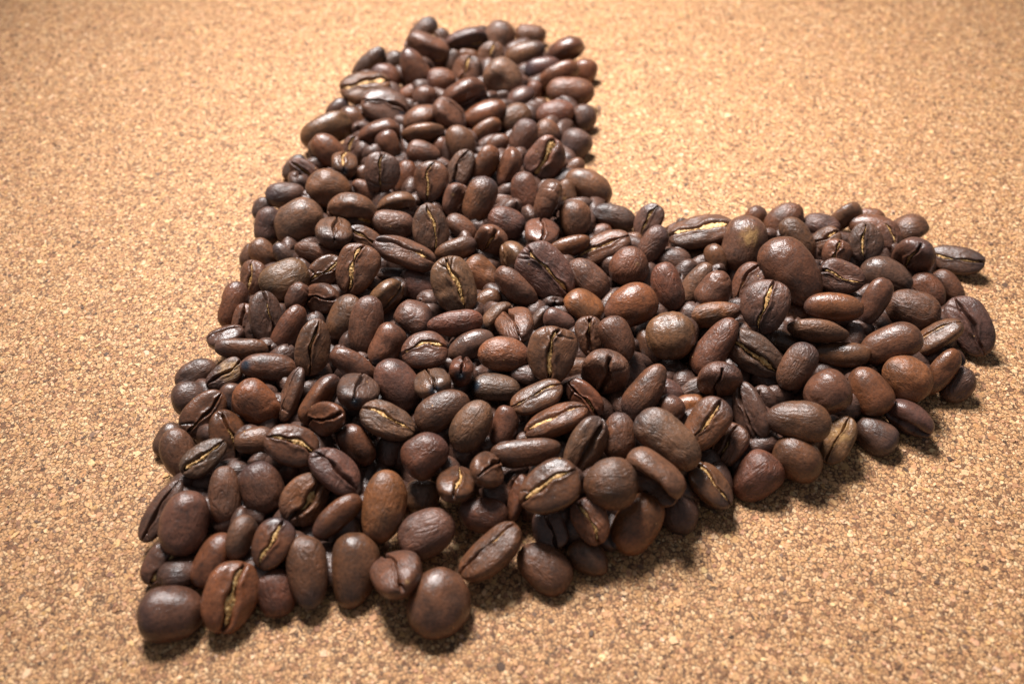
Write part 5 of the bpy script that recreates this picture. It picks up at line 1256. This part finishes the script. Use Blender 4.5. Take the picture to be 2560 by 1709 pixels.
 (-209,7842,333,-0.632,-0.633,-0.446,-0.04,444,326,231),
 (-4831,-4881,367,0.74,-0.18,0.589,-0.271,429,353,220),
 (700,8238,282,-0.144,-0.162,0.392,-0.894,401,325,224),
 (1850,901,293,-0.397,0.659,0.56,-0.307,439,338,229),
 (8860,1287,304,0.088,0.225,0.499,0.832,463,324,244),
 (-1740,7952,300,-0.568,0.614,-0.466,0.287,400,323,237),
 (-314,2,326,-0.49,-0.649,0.577,-0.081,402,354,229),
 (6865,-564,278,-0.861,-0.212,-0.309,-0.344,405,315,249),
 (6100,2857,366,-0.618,-0.668,-0.345,0.229,449,322,222),
 (-2872,-697,326,0.415,-0.622,0.657,-0.097,477,369,250),
 (1189,8042,301,-0.86,-0.149,0.323,-0.365,413,336,228),
 (2532,3839,256,-0.187,-0.195,-0.943,-0.192,400,333,240),
 (-1348,3231,304,-0.699,-0.126,-0.406,-0.576,449,349,225),
 (-3252,6777,325,0.029,-0.284,-0.568,0.772,422,338,237),
 (4561,-3436,228,0.203,0.12,-0.128,0.963,399,357,219),
 (-241,-3102,292,0.888,0.426,0.16,0.062,452,334,244),
 (13,2056,284,-0.775,0.341,0.02,0.532,444,323,246),
 (8224,1413,287,0.547,0.816,-0.111,-0.148,464,315,231),
 (1330,6402,220,-0.049,-0.393,-0.918,0.022,416,343,234),
 (-1886,2839,438,0.375,0.448,0.462,-0.667,487,325,250),
 (-5249,1691,239,-0.039,0.541,-0.817,0.193,425,332,238),
 (326,4922,311,0.034,0.063,0.863,0.5,453,364,219),
 (410,-1514,692,-0.119,0.011,0.942,-0.315,469,347,231),
 (-3710,-3216,651,0.096,-0.68,-0.713,0.142,451,346,232),
 (615,-1050,766,0.472,0.694,0.512,-0.182,421,355,246),
 (1020,-4258,866,0.603,-0.419,0.588,0.34,481,331,219),
 (6525,1284,826,0.448,-0.334,0.406,0.723,485,335,248),
 (-1088,-1645,646,-0.094,0.391,-0.915,0.032,430,321,235),
 (2660,-3774,734,0.561,-0.044,0.538,-0.627,415,316,233),
 (7027,268,630,0,0.006,-0.083,0.997,448,359,221),
 (2285,-3245,720,-0.382,0.419,0.789,-0.238,457,320,242),
 (5825,1523,801,0.297,-0.756,0.241,-0.531,476,362,246),
 (3633,-348,639,-0.088,0.812,0.576,-0.019,459,320,230),
 (1472,-4189,697,0.12,-0.847,-0.428,-0.292,402,349,220),
 (3067,-3573,759,0.179,0.663,0.4,0.607,423,316,221),
 (3088,504,626,0.049,-0.48,-0.875,0.046,459,332,219),
]

def add_beans():
    for idx, row in enumerate(BEANS):
        x, y, z, qw, qx, qy, qz, L, W, T, tone, face, flags, sd, label = row
        rng = np.random.default_rng(1000 + idx * 7)
        L, W, T = L / 100, W / 100, T / 100
        fl = flags.split()
        wc = next((CREASE[int(f[1])] for f in fl if f[0] == 'w' and f[1].isdigit()), None)
        cr = next((int(f[1]) for f in fl if f[0] == 'k'), 0)
        ch = next((int(f[1]) for f in fl if f[0] == 'c'), 0)
        wr = 2 if 'wr2' in fl else 1 if 'wr' in fl else 0
        if wc is not None: wc *= W / 3.4
        deep = 1.5 if wc and wc > .8 else 1.0
        V, F, strip = bean_shape(rng, L, W, T, face == 'f', wc, deep, cr, wr, ch, taper=.24 if 'tp' in fl else None, heart='h' in fl)
        me = mesh_from("coffee_bean", V, F, MB)
        o = bpy.data.objects.new("coffee_bean", me); col.objects.link(o)
        o.location = (x * 1e-5, y * 1e-5, z * 1e-5)
        o.rotation_mode = 'QUATERNION'
        o.rotation_quaternion = Quaternion((qw, qx, qy, qz)).normalized()
        b = np.array(TONE[tone]) * rng.uniform(.88, 1.12) * np.array([1, rng.uniform(.94, 1.06), rng.uniform(.9, 1.1)])
        o.color = (*b, 1)
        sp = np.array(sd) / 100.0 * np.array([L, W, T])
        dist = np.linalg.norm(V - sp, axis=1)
        burn_sheen = np.zeros(len(V)); pale = np.zeros(len(V))
        if 'bs' in fl: burn_sheen = np.exp(-(dist / 1.15) ** 4)
        if 'bl' in fl: burn_sheen = .6 * np.exp(-(dist / 3.0) ** 2)  # broad bluish patch: cool sheen painted into the colour
        if 'gs' in fl: pale = np.exp(-(dist / .45) ** 4)
        if 'gp' in fl: pale = np.exp(-(dist / 2.2) ** 4)
        if rng.random() < .3 and not burn_sheen.any():             # one end roasted darker
            burn_sheen = rng.uniform(.25, .6) * np.clip((V[:, 0] * rng.choice([-1, 1]) / L - .35) / .6, 0, 1)
        if burn_sheen.any(): float_attr(me, 'burn_sheen', burn_sheen)
        if pale.any(): float_attr(me, 'pale', pale)
        o['label'] = label; o['category'] = "coffee bean"; o['group'] = GROUP
        if strip:
            cm = mesh_from("chaff", strip[0], strip[1], MC)
            c = bpy.data.objects.new("chaff", cm); col.objects.link(c)
            c.parent = o

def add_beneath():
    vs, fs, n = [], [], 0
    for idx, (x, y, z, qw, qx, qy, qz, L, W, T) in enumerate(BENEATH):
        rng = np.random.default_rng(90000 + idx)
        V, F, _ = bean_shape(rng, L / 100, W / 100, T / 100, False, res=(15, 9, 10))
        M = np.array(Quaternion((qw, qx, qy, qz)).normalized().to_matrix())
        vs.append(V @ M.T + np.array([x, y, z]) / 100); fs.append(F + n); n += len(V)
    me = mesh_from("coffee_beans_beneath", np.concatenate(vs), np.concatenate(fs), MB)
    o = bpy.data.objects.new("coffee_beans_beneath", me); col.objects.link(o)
    o.color = (.074, .036, .0245, 1)  # darker than most upper beans: shade of the gaps put into the colour
    o['kind'] = 'stuff'
    o['label'] = "coffee beans filling the gaps underneath the heap, their colour darkened as shade"
add_beans()
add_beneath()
